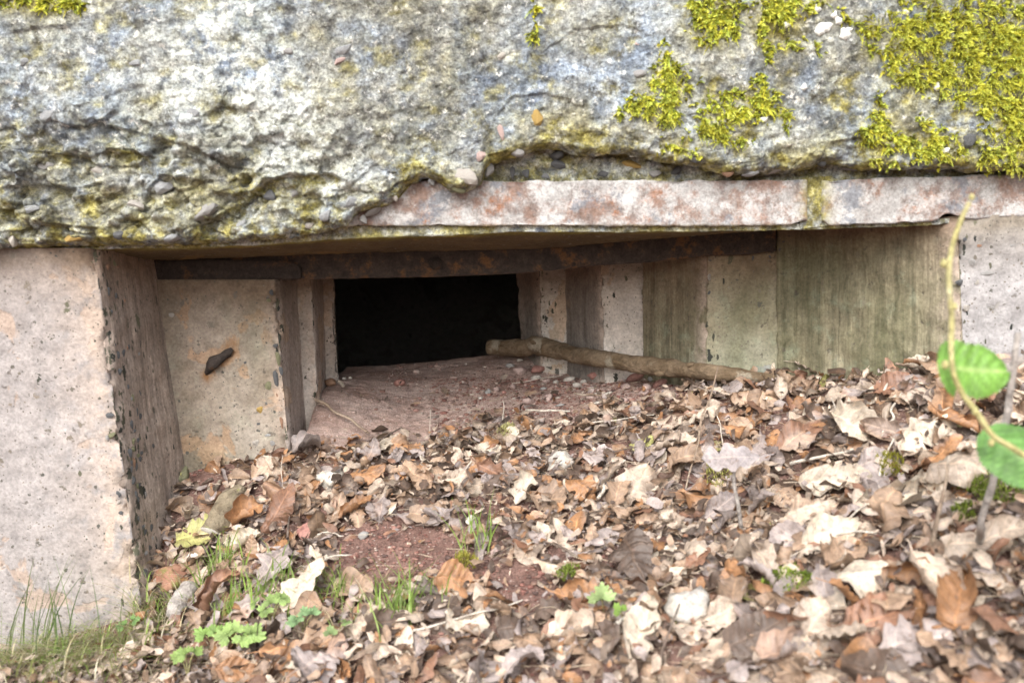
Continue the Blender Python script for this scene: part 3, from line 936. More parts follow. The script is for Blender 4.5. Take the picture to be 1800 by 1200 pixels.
# rusted beam across the slit
xb = np.linspace(268, 1367, 360)
TB = [(268, 452), (560, 447), (760, 442), (900, 438), (1000, 433), (1100, 424), (1252, 412), (1367, 404)]
BB = [(268, 496), (485, 492), (590, 490), (760, 487), (905, 481), (1000, 472), (1050, 466), (1130, 462), (1252, 449), (1320, 447), (1367, 440)]
bt, bbm = PL(TB, 1.574, xb), PL(BB, 1.574, xb)
bbm[:, 2] += 0.0012 * fbm(np.stack([xb / 14, 0 * xb, 0 * xb], -1), 3)
Pb = loft([bbm + np.array([0, 0.06, 0]), bbm, bt + np.array([0, 0, 0.004]), bt + np.array([0, 0.06, 0.01])], [3, 14, 2])
Pb = Pb + gnormals(Pb) * (0.002 * fbm(Pb * 35, 4))[..., None]
Pb[:, -1, 1] += 0.05
beam = add('steel_beam', mk('steel_beam', Pb, quads(*Pb.shape[:2]), M['beam']), BK)

# flat plate with a rounded end lying against the beam's left end
out = [(262, 459), (400, 457), (495, 458), (515, 461), (526, 468), (530, 478), (528, 489), (262, 494)]
fr = np.array([U(x, y, 1.566) for x, y in out])
bkp = fr + np.array([0, 0.009, 0])
n = len(out)
me = bpy.data.meshes.new('flat_bar')
bm = bmesh.new()
vf = [bm.verts.new(v) for v in fr]
vb = [bm.verts.new(v) for v in bkp]
bm.faces.new(vf[::-1])
bm.faces.new(vb)
for i in range(n):
    bm.faces.new((vf[i], vf[(i + 1) % n], vb[(i + 1) % n], vb[i]))
bmesh.ops.recalc_face_normals(bm, faces=bm.faces)
bmesh.ops.bevel(bm, geom=[e_ for e_ in bm.edges], offset=0.0012, segments=2, affect='EDGES')
bm.to_mesh(me)
bm.free()
me.materials.append(M['plate'])
add('flat_bar', me, BK, label='dark steel flat with a rounded end')


def lathe(name, prof, seg, mat, mw, parent=None, **kw):
    a = np.linspace(0, 2 * np.pi, seg, endpoint=False)
    V = np.array([[r * math.cos(t), r * math.sin(t), z] for r, z in prof for t in a])
    i = np.arange(len(prof) * seg).reshape(len(prof), seg)
    f = np.stack([i[:-1], np.roll(i[:-1], -1, 1), np.roll(i[1:], -1, 1), i[1:]], -1).reshape(-1, 4)
    return add(name, mk(name, V, f, mat), parent, mw=mw, **kw)


bp = U(766, 463, 1.571)
lathe('bolt', [(0.0125, -0.004), (0.0125, 0.001), (0.0112, 0.0025), (0.0085, 0.003), (0.0080, 0.0055), (0.006, 0.0075), (0.0005, 0.008)], 22, M['plate'],
      Matrix.Translation(Vector(bp)) @ Matrix.Rotation(math.radians(90), 4, 'X'), beam)

# inside: ceiling over the steps, the dark room, the roof
def box(name, lo, hi, mat, inward=False, skip=(), **kw):
    x0, y0, z0 = lo
    x1, y1, z1 = hi
    V = [(x0, y0, z0), (x1, y0, z0), (x1, y1, z0), (x0, y1, z0), (x0, y0, z1), (x1, y0, z1), (x1, y1, z1), (x0, y1, z1)]
    f = {'b': (0, 3, 2, 1), 't': (4, 5, 6, 7), 'f': (0, 1, 5, 4), 'k': (2, 3, 7, 6), 'l': (3, 0, 4, 7), 'r': (1, 2, 6, 5)}
    fs = [v[::-1] if inward else v for k, v in f.items() if k not in skip]
    return add(name, mk(name, V, np.array(fs), mat, smooth=False, attrs={'stain': np.zeros(8)}), BK, **kw)


zc = float(bt[150, 2])
box('slit_ceiling', (-0.72, 1.60, zc + 0.002), (0.49, 2.12, zc + 0.25), M['room'])
box('room_shell', (-1.8, 2.10, -0.2), (1.8, 4.2, 1.1), M['room'], inward=True, skip=('f',))
box('room_front_wall', (-1.8, 2.105, -0.25), (-0.47, 2.14, 1.1), M['room'])
box('room_front_wall', (0.10, 2.105, -0.25), (1.8, 2.14, 1.1), M['room'])
box('room_front_wall', (-0.472, 2.108, zc - 0.004), (0.102, 2.143, 1.1), M['room'])
box('room_front_wall', (-0.472, 2.108, -0.25), (0.102, 2.143, 0.30), M['room'])
box('outer_side_wall', (-2.45, 1.40, -0.4), (-2.2, 4.5, 1.38), M['pier_face'])
box('outer_side_wall', (2.2, 1.40, -0.4), (2.45, 4.5, 1.38), M['pier_face'])
box('back_wall', (-2.2, 4.25, -0.4), (2.2, 4.5, 1.38), M['pier_face'])
box('roof', (-2.5, 1.42, 1.385), (2.5, 4.55, 1.56), M['room'])

# ledge of red earth and rock
xs_ = np.linspace(-0.66, 0.62, 260)
ys_ = np.linspace(1.50, 2.13, 130)
SX, SY = np.meshgrid(xs_, ys_)
SZ = sill_z(SX, SY)
SZ = SZ + 0.004 * fbm(np.stack([SX * 22, SY * 60, SZ * 0], -1), 4)
SZ = np.where(SY > 2.04, SZ - (SY - 2.04) * 0.6, SZ)
SZ = SZ - 0.25 * sst(1.60, 1.50, SY) - 0.3 * sst(-0.40, -0.44, SX)
add('ledge', mk('ledge', np.stack([SX, SY, SZ], -1), quads(*SX.shape), M['sill']), BK, label='mauve earth covered ledge of the slit')

# ------------------------------------------------------------------ stones
def rock(seed, sub=2, flat=(1, 1, 0.75), amp=0.35, cuts=4):
    r = np.random.default_rng(seed)
    bm = bmesh.new()
    bmesh.ops.create_icosphere(bm, subdivisions=sub, radius=1)
    V = np.array([v.co for v in bm.verts])
    Fc = np.array([[v.index for v in f.verts] for f in bm.faces])
    bm.free()
    for k in range(cuts):
        d = r.normal(size=3)
        d /= np.linalg.norm(d)
        h = V @ d
        lim = r.uniform(0.4, 0.75)
        V = V - np.clip(h - lim, 0, None)[:, None] * d * 0.9
    V = V * (1 + amp * fbm(V * 1.3 + r.uniform(0, 50, 3), 3))[:, None]
    return V * np.array(flat), Fc


ROCKM = {}


def rock_mesh(k, mat, sub=1, **kw):
    kw.setdefault('cuts', 10)
    key = (k, mat, sub, tuple(sorted(kw.items())))
    if key not in ROCKM:
        V, Fc = rock(100 + k, sub, **kw)
        ROCKM[key] = mk('stone', V, Fc, M[mat], smooth=False)
    return ROCKM[key]


def rot_to(n, a):
    n = np.asarray(n, float)
    n = n / np.linalg.norm(n)
    a = np.asarray(a, float)
    a = a - n * (a @ n)
    a = a / (np.linalg.norm(a) + 1e-12)
    b_ = np.cross(n, a)
    return np.stack([a, b_, n], 1)


def xf_(R, p, sc):
    m = np.eye(4)
    m[:3, :3] = R * np.asarray(sc)
    m[:3, 3] = p
    return Matrix(m.tolist())


# stones bedded in the lintel: (px, py, half width px, half height px, angle, material)
LST = [(940, 205, 24, 20, 20, 'st_ochre'), (878, 232, 7, 18, -15, 'st_pink'), (818, 310, 34, 18, 10, 'st_pale'), (858, 300, 12, 18, 0, 'st_grey'), (848, 275, 12, 14, 30, 'st_pink'), (980, 272, 15, 14, 20, 'st_dark'),
       (985, 290, 18, 12, 0, 'st_dark'), (905, 265, 26, 10, 8, 'st_grey'), (900, 302, 6, 14, 0, 'st_dark'), (925, 305, 9, 9, 30, 'st_dark'), (612, 356, 15, 18, 20, 'st_blue'), (575, 378, 17, 12, -20, 'st_blue'), (655, 370, 20, 9, -20, 'st_grey'), (640, 388, 9, 12, 10, 'st_grey'),
       (800, 330, 30, 8, 15, 'st_green'), (285, 325, 24, 20, 10, 'st_blue'), (475, 345, 14, 12, 0, 'st_dark'), (515, 340, 10, 9, 0, 'st_grey'), (420, 395, 24, 12, -25, 'st_blue'), (360, 372, 34, 14, -20, 'st_grey'), (245, 362, 20, 12, 10, 'st_pale'),
       (15, 420, 14, 16, 0, 'st_white'), (80, 205, 26, 12, -15, 'st_blue'), (235, 112, 14, 9, 0, 'st_blue'), (595, 105, 20, 9, -15, 'st_pink'), (605, 85, 26, 12, -10, 'st_blue'), (880, 100, 12, 11, 10, 'st_white'), (1120, 77, 6, 5, 0, 'st_pink'), (340, 200, 22, 12, 0, 'st_blue'),
       (70, 290, 18, 10, 0, 'st_grey'), (170, 300, 16, 9, 10, 'st_pale'), (40, 110, 12, 12, 0, 'st_blue'), (1225, 280, 18, 9, 20, 'st_dark'), (1325, 302, 20, 9, 0, 'st_blue'), (1370, 295, 26, 9, -12, 'st_grey'), (1450, 282, 12, 9, 0, 'st_dark'), (1700, 245, 15, 17, 0, 'st_dark'),
       (1500, 295, 26, 7, 0, 'st_grey'), (1650, 297, 34, 6, -4, 'st_grey'), (1285, 303, 14, 9, 20, 'st_brown'), (1190, 300, 12, 9, 0, 'st_dark'), (1115, 290, 24, 9, 10, 'st_ochre'), (1060, 305, 16, 7, 0, 'st_dark'), (1150, 305, 14, 8, 0, 'st_grey'), (960, 310, 9, 6, 0, 'st_dark'), (130, 420, 26, 9, 0, 'st_ochre'),
       (210, 412, 16, 10, 0, 'st_dark'), (300, 418, 22, 9, 0, 'st_blue'), (760, 320, 9, 12, 20, 'st_blue'), (690, 345, 10, 9, 0, 'st_pale'), (1120, 130, 16, 9, 0, 'st_grey'), (505, 90, 14, 9, 0, 'st_grey'), (55, 370, 20, 10, 0, 'st_blue'), (545, 395, 14, 9, 0, 'st_pale')]
for k, (px, py, hx, hz, an, mt) in enumerate(LST):
    j = int(np.searchsorted(xs, px))
    deep = py > yb[j] - 2
    p = U(px, py, 1.350 if px < 862 else 1.374) if deep else lintel_at(px, py)
    scl = 1.35 / F
    R = Matrix.Rotation(math.radians(an), 3, 'Y') @ Matrix.Rotation(random.uniform(-.3, .3), 3, 'X')
    m = Matrix.Translation(Vector(p) + Vector((0, 0.42 * min(hx, hz) * scl, 0))) @ R.to_4x4() @ Matrix.Diagonal((hx * scl, min(hx, hz) * scl * 1.05, hz * scl, 1))
    add('stone', rock_mesh(k % 7, mt, 2, flat=(1, 1, 1), amp=0.12), lintel, mw=m)
# white lichen spots
for k, (px, py, r) in enumerate([(1448, 50, 11), (1470, 38, 7), (1481, 62, 9), (1433, 17, 6), (1462, 28, 5), (1380, 44, 7), (1342, 212, 6), (1592, 22, 6), (1674, 115, 6), (1646, 153, 6), (1410, 155, 5), (1440, 55, 8), (1660, 265, 6), (1490, 55, 5)]):
    p = lintel_at(px, py)
    nn = 14
    rad = r * 1.33 / F
    ring = [(rad * math.cos(t) * (1 + .35 * math.sin(3 * t + k)), -0.002, rad * math.sin(t) * (1 + .3 * math.cos(2 * t + k))) for t in np.linspace(0, 2 * np.pi, nn, endpoint=False)]
    Vs = [(0, -0.0045, 0)] + ring + [(a, y + 0.006, c) for a, y, c in ring]
    Fs = []
    for i in range(nn):
        Fs += [(0, 1 + i, 1 + (i + 1) % nn), (1 + i, 1 + nn + i, 1 + (i + 1) % nn), (1 + (i + 1) % nn, 1 + nn + i, 1 + nn + (i + 1) % nn)]
    add('lichen_spot', mk('lichen_spot', np.array(Vs), np.array(Fs), M['lichen']), lintel, loc=tuple(p))

# stones bedded in the piers and steps
PST = [(60, 528, 10, 9, 'st_brown', 1.36), (8, 690, 8, 8, 'st_grey', 1.36), (120, 635, 9, 8, 'st_dark', 1.36), (142, 634, 9, 7, 'st_dark', 1.36), (148, 650, 6, 12, 'st_dark', 1.36), (118, 548, 6, 5, 'st_grey', 1.36), (122, 544, 5, 4, 'st_grey', 1.36),
       (74, 571, 5, 5, 'st_grey', 1.36), (87, 571, 5, 4, 'st_dark', 1.36), (122, 596, 4, 4, 'st_red', 1.36), (85, 925, 11, 9, 'st_dark', 1.36), (56, 906, 6, 5, 'st_dark', 1.36), (117, 840, 7, 6, 'st_grey', 1.36), (218, 868, 8, 9, 'st_dark', 1.36), (217, 884, 6, 5, 'st_pale', 1.36), (211, 900, 9, 5, 'st_dark', 1.36),
       (229, 925, 8, 9, 'st_dark', 1.36), (190, 730, 14, 6, 'st_dark', 1.36), (200, 765, 10, 13, 'st_green', 1.36), (187, 770, 5, 7, 'st_grey', 1.36), (173, 565, 8, 9, 'st_green', 1.36), (172, 541, 6, 6, 'st_brown', 1.36), (178, 594, 7, 7, 'st_green', 1.36), (230, 958, 7, 9, 'st_dark', 1.36),
       (146, 983, 5, 5, 'st_dark', 1.36), (128, 962, 5, 5, 'st_grey', 1.36), (70, 820, 5, 8, 'st_dark', 1.36), (64, 746, 6, 5, 'st_grey', 1.36), (5, 862, 6, 6, 'st_dark', 1.36), (15, 870, 6, 4, 'st_dark', 1.36), (155, 723, 6, 4, 'st_dark', 1.36), (68, 1015, 5, 5, 'st_pale', 1.36), (90, 470, 8, 5, 'st_dark', 1.36),
       (45, 1045, 5, 4, 'st_grey', 1.36), (178, 692, 6, 4, 'st_dark', 1.36), (139, 778, 6, 5, 'st_grey', 1.36)]
ZF = Matrix.Rotation(math.radians(90), 3, 'X')


def bed(parent, px, py, hx, hz, mt, Y, nrm=(0, -1, 0), k=0, proud=0.06, an=None):
    p = U(px, py, Y)
    scl = Y / F
    R = rot_to(nrm, (0, 0, 1))
    a = random.uniform(-.6, .6) if an is None else an
    R = R @ np.array(Matrix.Rotation(a, 3, 'Z'))
    t = min(hx, hz) * scl * 0.55
    add('stone', rock_mesh(k % 9, mt, 2, flat=(1, 1, 1), amp=0.15), parent, mw=xf_(R, p - np.array(nrm) * t * (1 - 2 * proud), (hz * scl, hx * scl, t)))


for k, (px, py, hx, hz, mt, Y) in enumerate(PST):
    px = min(px, 168 + (py - 436) / 674 * 88 - 20)
    bed(pier_l, px, py, hx, hz, mt, Y + 0.002, k=k)
# exposed aggregate down the chipped corner of the left pier
for k in range(110):
    t = random.random() ** 0.85
    ytop, ybot = 450, 1075
    py = ytop + t * (ybot - ytop)
    xe = 168 + (py - 436) / 674 * 88
    u = abs(random.gauss(0.05, 0.2))
    if u > 0.62 or u < 0.075:
        continue
    xr_ = 271 + (py - 446) / 394 * 59
    px = xe + 4 + u * (xr_ - xe)
    Y = 1.362 + u * 0.2
    mt = random.choice(['st_dark', 'st_dark', 'st_dark', 'st_grey', 'st_green', 'st_dark', 'st_dark', 'st_brown' if random.random() < .4 else 'st_dark'])
    h = random.uniform(3, 9)
    bed(pier_l, px, py, h * 0.8, h * random.uniform(0.9, 1.6), mt, Y + 0.002, nrm=(0.9, -0.43, 0), k=k, an=random.uniform(-.25, .25))
for k, (px, py, hx, hz, mt) in enumerate([(470, 678, 9, 20, 'st_green'), (484, 668, 7, 18, 'st_dark'), (455, 720, 12, 11, 'st_ochre'), (487, 698, 6, 10, 'st_brown'), (493, 650, 4, 11, 'st_dark'), (488, 630, 5, 16, 'st_green'), (476, 513, 5, 7, 'st_dark'), (472, 528, 6, 5, 'st_green'), (483, 608, 6, 5, 'st_dark'), (470, 765, 8, 7, 'st_blue'),
                                          (493, 745, 7, 14, 'st_brown'), (448, 778, 14, 12, 'st_pale'), (478, 780, 10, 8, 'st_grey'), (300, 553, 6, 6, 'st_pale'), (430, 638, 5, 5, 'st_dark'), (468, 708, 4, 4, 'st_dark'), (455, 745, 5, 4, 'st_dark')]):
    bed(step_l1, px, py, hx, hz, mt, 1.56, k=k, an=0.1, proud=0.2)
for k, (px, py, hx, hz, mt) in enumerate([(542, 593, 8, 5, 'st_dark'), (546, 610, 5, 4, 'st_dark'), (534, 552, 3, 3, 'st_dark'), (545, 636, 4, 6, 'st_dark'), (548, 625, 4, 5, 'st_green')]):
    bed(step_l2, px, py, hx, hz, mt, 1.70, k=k, an=1.2)
for k, (px, py, hx, hz, mt, Y) in enumerate([(1338, 467, 9, 13, 'st_dark', 1.60), (1322, 456, 5, 8, 'st_dark', 1.60), (1376, 425, 8, 5, 'st_dark', 1.596), (1352, 452, 12, 5, 'st_dark', 1.60), (1372, 438, 5, 7, 'st_dark', 1.596), (1252, 458, 9, 4, 'st_dark', 1.60), (1247, 485, 5, 9, 'st_pale', 1.60), (1248, 515, 4, 6, 'st_dark', 1.60)]):
    bed(step_r1, px, py, hx, hz, mt, Y, k=k)
for k, (px, py, hx, hz, mt) in enumerate([(1738, 481, 18, 9, 'st_grey'), (1718, 497, 7, 6, 'st_pale'), (1687, 496, 9, 7, 'st_dark'), (1712, 462, 8, 9, 'st_grey'), (1700, 540, 7, 8, 'st_pale'), (1745, 540, 5, 4, 'st_grey'), (1779, 430, 9, 5, 'st_grey'), (1699, 420, 6, 6, 'st_dark'), (1720, 430, 8, 5, 'st_brown')]):
    bed(pier_r, px, py, hx, hz, mt, 1.36, k=k)
# rusty stub of a cut bar in the widest step
p0, p1 = U(362, 656, 1.560), U(408, 613, 1.556)


def tube(name, pts, radii, mat, parent=None, seg=8, wob=0.0, caps=True, capmat=None, samples=6, **kw):
    pts = np.asarray(pts, float)
    radii = np.broadcast_to(np.asarray(radii, float), (len(pts),))
    n = len(pts)
    if n > 2:
        pe = np.concatenate([[2 * pts[0] - pts[1]], pts, [2 * pts[-1] - pts[-2]]])
        out, ro = [], []
        for i in range(n - 1):
            a, b_, c, d = pe[i:i + 4]
            for k in range(samples):
                t = k / samples
                out.append(0.5 * ((2 * b_) + (-a + c) * t + (2 * a - 5 * b_ + 4 * c - d) * t * t + (-a + 3 * b_ - 3 * c + d) * t ** 3))
                ro.append(radii[i] * (1 - t) + radii[i + 1] * t)
        out.append(pts[-1])
        ro.append(radii[-1])
        pts, radii = np.array(out), np.array(ro)
    tg = np.gradient(pts, axis=0)
    tg /= np.linalg.norm(tg, axis=1, keepdims=True) + 1e-12
    up_ = np.array([0, 0, 1.0]) if abs(tg[0][2]) < 0.9 else np.array([1.0, 0, 0])
    a = np.cross(tg, up_)
    a /= np.linalg.norm(a, axis=1, keepdims=True) + 1e-12
    b_ = np.cross(a, tg)
    th = np.linspace(0, 2 * np.pi, seg, endpoint=False)
    R = radii[:, None] * np.ones(seg)
    V = pts[:, None] + R[..., None] * (a[:, None] * np.cos(th)[None, :, None] + b_[:, None] * np.sin(th)[None, :, None])
    if wob:
        V = V + (V - pts[:, None]) * (wob * 2 * fbm(V / (radii.max() * 1.6), 3))[..., None]
    m = len(pts)
    i = np.arange(m * seg).reshape(m, seg)
    f = np.stack([i[:-1], np.roll(i[:-1], -1, 1), np.roll(i[1:], -1, 1), i[1:]], -1).reshape(-1, 4)
    V = V.reshape(-1, 3)
    tri = []
    if caps:
        V = np.concatenate([V, pts[:1] - tg[:1] * radii[0] * 0.15, pts[-1:] + tg[-1:] * radii[-1] * 0.15])
        for k in range(seg):
            tri.append((len(V) - 2, i[0, (k + 1) % seg], i[0, k]))
            tri.append((len(V) - 1, i[-1, k], i[-1, (k + 1) % seg]))
    if name is None:
        return V, f, np.array(tri)
    mats = [mat] + ([capmat] if capmat else [])
    mi = np.concatenate([np.zeros(len(f)), np.full(len(tri), 1 if capmat else 0)])
    return add(name, mk(name, V, [f, np.array(tri)] if caps else [f], mats, midx=mi if caps else None), parent, **kw)


tube('iron_stub', [p0, p0 * .6 + p1 * .4 + np.array([0, -.006, 0]), p1], [0.0050, 0.0105, 0.0045], M['plate'], step_l1, seg=8, wob=0.85, samples=4, loc=(0, 0, 0))

# ------------------------------------------------------------------ things on the ground: registry for labels
THINGS = []
LAND = []


def reg(o, desc, pos):
    THINGS.append((o, desc, np.asarray(pos, float)))


ORD = ['nearest', 'second nearest', 'third nearest', 'fourth nearest', 'fifth nearest', 'sixth nearest', 'seventh nearest', 'eighth nearest', 'ninth nearest', 'tenth nearest', 'eleventh nearest', 'twelfth nearest', 'thirteenth nearest', 'fourteenth nearest', 'fifteenth nearest', 'sixteenth nearest']

# branch, log, sticks
bpx = [(862, 611, 1.965, 13), (885, 611, 1.945, 14), (915, 611, 1.915, 14), (945, 608, 1.885, 17), (975, 614, 1.855, 16), (1010, 624, 1.80, 14.5), (1060, 631, 1.725, 14.5), (1120, 640, 1.675, 15.5), (1180, 648, 1.625, 15.5), (1240, 653, 1.565, 14), (1300, 659, 1.55, 12), (1365, 668, 1.54, 9)]
tube('fallen_branch', [U(a, b_, y) for a, b_, y, r in bpx], [r * y / F for a, b_, y, r in bpx], M['bark'], seg=22, wob=0.24, capmat=M['cutwood'], samples=8,
     label='thick brown branch lying along the right side of the slit ledge', cat='branch')
for k, (a_, b_, y_, r_) in enumerate([(945, 600, 1.872, 11), (1092, 628, 1.690, 8), (1160, 655, 1.625, 8), (1215, 641, 1.575, 7), (888, 604, 1.932, 7)]):
    V, Fc = rock(700 + k, 2, flat=(1.3, 0.8, 0.9), amp=0.3, cuts=3)
    add('knot', mk('knot', V * r_ * y_ / F, Fc, M['bark']), bpy.data.objects['fallen_branch'], loc=tuple(U(a_, b_, y_)))
LAND.append(('the thick fallen branch', U(1100, 650, 1.8)))


def gpath(lst, lift=0.006):
    out = []
    for px, py, dz in lst:
        h = hit(px, py)
        out.append(h + np.array([0, 0, lift]) if dz == 0 else None)
    return out


def lying(px0, py0, px1, py1, n=5, lift=0.008, bend=0.004, end_lift=0.0):
    lift = lift + 0.008
    a, b_ = hit(px0, py0), hit(px1, py1)
    pts = []
    for t in np.linspace(0, 1, n):
        p = a * (1 - t) + b_ * t
        z = float(surf(p[0], p[1]))
        p = p.copy()
        p[2] = max(p[2], z) + lift + end_lift * t
        p[:2] += np.random.default_rng(int(px0 + py1 + t * 100)).normal(0, bend, 2) * (0 < t < 1)
        pts.append(p)
    return np.array(pts)


lg = lying(376, 950, 425, 868, 5, 0.004, 0.002)
tube('mossy_log', lg, [0.021, 0.023, 0.021, 0.018, 0.012], M['bark_moss'], seg=24, wob=0.26, samples=12, capmat=M['cutwood'], label='short rotting log with a bright mossy end among the leaves', cat='log')
LAND.append(('the short mossy log', lg[1]))
lg = lying(308, 1105, 335, 1052, 4, 0.014, 0.001)
tube('bark_stick', lg, [0.014, 0.0155, 0.0155, 0.014], M['bark_grey'], seg=22, wob=0.22, samples=14, label='stubby scaly grey stick near the foot of the pale pier', cat='stick')
LAND.append(('the scaly grey stick', lg[1]))


def stone_thing(name, px, py, hx, hy, mt, desc=None, label=None, cat='stone', sub=2, k=0, amp=0.35, tall=0.8, sink=0.35, group=None):
    h = hit(px, py + hy * 0.5)
    d = math.hypot(h[0], h[1])
    s_ = d / F
    n = snorm(np.array(h[0]), np.array(h[1]))
    R = rot_to(n, (math.cos(k * 1.3) * .3 + 1, math.sin(k * 1.3) * .5, 0))
    V, Fc = rock(500 + k, sub, flat=(1, 1, 1), amp=amp)
    hz = hy * s_ * tall
    V = V * np.array([hx * s_, (hx + hy) * 0.5 * s_, hz])
    o = add(name, mk(name, V, Fc, M[mt], smooth=True), label=label, cat=cat, group=group, mw=xf_(R, h + np.array(n) * hz * (1 - 2 * sink), (1, 1, 1)))
    if desc:
        reg(o, desc, h)
    return o, h


def land_stone(px, py, hx, hy, mt, label, phrase, k, **kw):
    o, h = stone_thing('stone', px, py, hx, hy, mt, label=label, k=k, **kw)
    LAND.append((phrase, h))


land_stone(580, 835, 26, 22, 'st_white', 'knobbly white stone among leaves below the left steps', 'the knobbly white stone', 1, amp=0.9, sub=3)
land_stone(1213, 1062, 44, 42, 'st_pale', 'large pale rough stone amid the foreground leaves', 'the large pale stone', 2, amp=0.75, sub=3)
land_stone(303, 1003, 32, 28, 'st_moss', 'red stone with green moss at the foot of the pale pier', 'the mossy red stone', 3, amp=0.2, sub=3)
land_stone(548, 928, 26, 15, 'st_red', 'dull red stone half buried in leaf litter below the slit', 'the dull red stone', 4, amp=0.2, sub=3)
land_stone(984, 808, 28, 24, 'st_pale', 'cream angular stone among leaves in front of the ledge', 'the cream angular stone', 5, amp=0.5, sub=3)
land_stone(325, 828, 16, 22, 'st_green', 'olive stone wedged in the corner beside the pale pier', 'the olive corner stone', 6, amp=0.25, sub=3)
h = hit(700, 990)
LAND.append(('the bare red soil', h))
LAND.append(('the lone grey upright leaf', hit(1295, 930)))
LAND.append(('the green sapling leaves', hit(1740, 800)))
LAND.append(('the rough grey pier', hit(1660, 660)))
LAND.append(('the pale pier', hit(330, 880)))
LAND.append(('the green seedlings', hit(450, 1140)))

# pebbles on the ledge
PB = [(915, 652, 14, 9, 'st_pink', 'dusty pink pebble'), (943, 650, 15, 10, 'st_red', 'red pebble'), (1055, 660, 22, 12, 'st_red', 'red pebble'), (1118, 664, 14, 9, 'st_red', 'red pebble'), (1160, 673, 14, 7, 'st_red', 'red pebble'), (1137, 680, 10, 8, 'st_pink', 'dusty pink pebble'), (702, 673, 11, 8, 'st_red', 'red pebble'), (967, 698, 7, 10, 'st_pink', 'dusty pink pebble'),
      (1133, 692, 10, 7, 'st_pink', 'dusty pink pebble'), (582, 672, 12, 8, 'st_brown', 'brown pebble'), (566, 668, 8, 7, 'st_dark', 'dark pebble'), (942, 663, 9, 6, 'st_pale', 'pale pebble'), (1002, 667, 11, 6, 'st_pale', 'pale pebble'), (1035, 655, 9, 9, 'st_pale', 'pale pebble'), (978, 672, 6, 5, 'st_pale', 'pale pebble'), (1014, 676, 9, 6, 'st_pale', 'pale pebble'), (962, 670, 8, 6, 'st_pink', 'dusty pink pebble'),
      (925, 668, 5, 4, 'st_red', 'red pebble'), (897, 642, 7, 5, 'st_grey', 'grey pebble'), (915, 633, 6, 4, 'st_white', 'white pebble'), (1027, 671, 6, 5, 'st_pale', 'pale pebble'), (1100, 680, 9, 7, 'st_pink', 'dusty pink pebble'), (928, 705, 12, 8, 'st_pink', 'dusty pink pebble'), (900, 680, 7, 6, 'st_pink', 'dusty pink pebble'), (858, 688, 6, 6, 'st_grey', 'grey pebble'), (873, 684, 6, 5, 'st_pink', 'dusty pink pebble'),
      (1146, 666, 6, 6, 'st_grey', 'grey pebble'), (1048, 693, 6, 4, 'st_white', 'white pebble'), (1070, 690, 7, 3, 'st_white', 'white pebble'), (1100, 703, 6, 4, 'st_pink', 'dusty pink pebble'), (1050, 708, 8, 3, 'st_white', 'white pebble'), (985, 712, 8, 3, 'st_grey', 'grey pebble'), (605, 665, 4, 3, 'st_white', 'white pebble'), (616, 664, 4, 3, 'st_white', 'white pebble'), (640, 940, 9, 7, 'st_grey', 'grey pebble'), (875, 972, 13, 10, 'st_pink', 'dusty pink pebble'),
      (828, 913, 10, 10, 'st_white', 'white pebble'), (885, 690, 5, 4, 'st_red', 'red pebble'), (955, 683, 6, 4, 'st_grey', 'grey pebble'), (1180, 668, 7, 5, 'st_red', 'red pebble'), (1205, 672, 6, 5, 'st_pink', 'dusty pink pebble'), (845, 700, 4, 4, 'st_pale', 'pale pebble')]
for k, (px, py, hx, hy, mt, ds) in enumerate(PB):
    stone_thing('pebble', px, py, hx * 1.15, hy * 1.15, mt, desc=ds, cat='pebble', sub=2, k=20 + k, amp=0.3, group='pebbles on the ledge and soil', sink=0.17)
LAND.append(('the ledge edge', hit(640, 660)))

# gravel and crumbs too small to pick out
def scatter_px(n, ok):
    out = []
    while len(out) < n:
        x = rng.uniform(-0.75, 1.0, 4000)
        y = rng.uniform(0.62, 2.05, 4000)
        P_ = np.stack([x, y, surf(x, y)], -1)
        m = inside(x, y, 0.004)
        q_ = project(P_)
        m &= (q_[:, 0] > -120) & (q_[:, 0] < 1920) & (q_[:, 1] < 1290)
        m &= ok(q_[:, 0], q_[:, 1])
        out += list(P_[m])
    return np.array(out[:n])


BND = np.array([(200, 860), (330, 840), (510, 795), (600, 782), (700, 778), (800, 752), (900, 742), (1000, 735), (1100, 722), (1180, 700), (1250, 668), (1350, 650), (1500, 635), (1690, 605), (1900, 590)], float)


def litter(px, py):
    """1 where leaves lie thick, 0 on the bare ledge and soil"""
    n_ = 16 * np.sin(px * 0.031) + 10 * np.sin(px * 0.083 + 1)
    a = sst(-14, 24, py - np.interp(px, BND[:, 0], BND[:, 1]) + n_ * 0.6)
    for cx, cy, rx, ry in [(700, 985, 130, 64), (915, 1035, 75, 44), (820, 1005, 50, 30), (640, 1045, 55, 28)]:
        d = np.hypot((px - cx) / rx, (py - cy) / ry)
        a = a * sst(0.80, 1.12, d)
    return a


V0, F0 = rock(77, 1, flat=(1, 1, 0.7), amp=0.3)


def joined(name, pts, size, cols, kindmat, label, bias=0):
    n = len(pts)
    r = rng
    A = r.uniform(0, 6.28, n)
    s_ = size(n)
    c, s2 = np.cos(A), np.sin(A)
    V = V0[None] * np.stack([s_, s_ * r.uniform(0.6, 1.1, n), s_ * r.uniform(0.5, 0.9, n)], -1)[:, None]
    W = np.stack([V[..., 0] * c[:, None] - V[..., 1] * s2[:, None], V[..., 0] * s2[:, None] + V[..., 1] * c[:, None], V[..., 2]], -1)
    W = W + pts[:, None] + np.array([0, 0, bias])
    Fc = (F0[None] + (np.arange(n) * len(V0))[:, None, None]).reshape(-1, 3)
    col = np.repeat(cols(n), len(V0), 0)
    add(name, mk(name, W, Fc, kindmat, attrs={'Col': col}), kind='stuff', label=label)


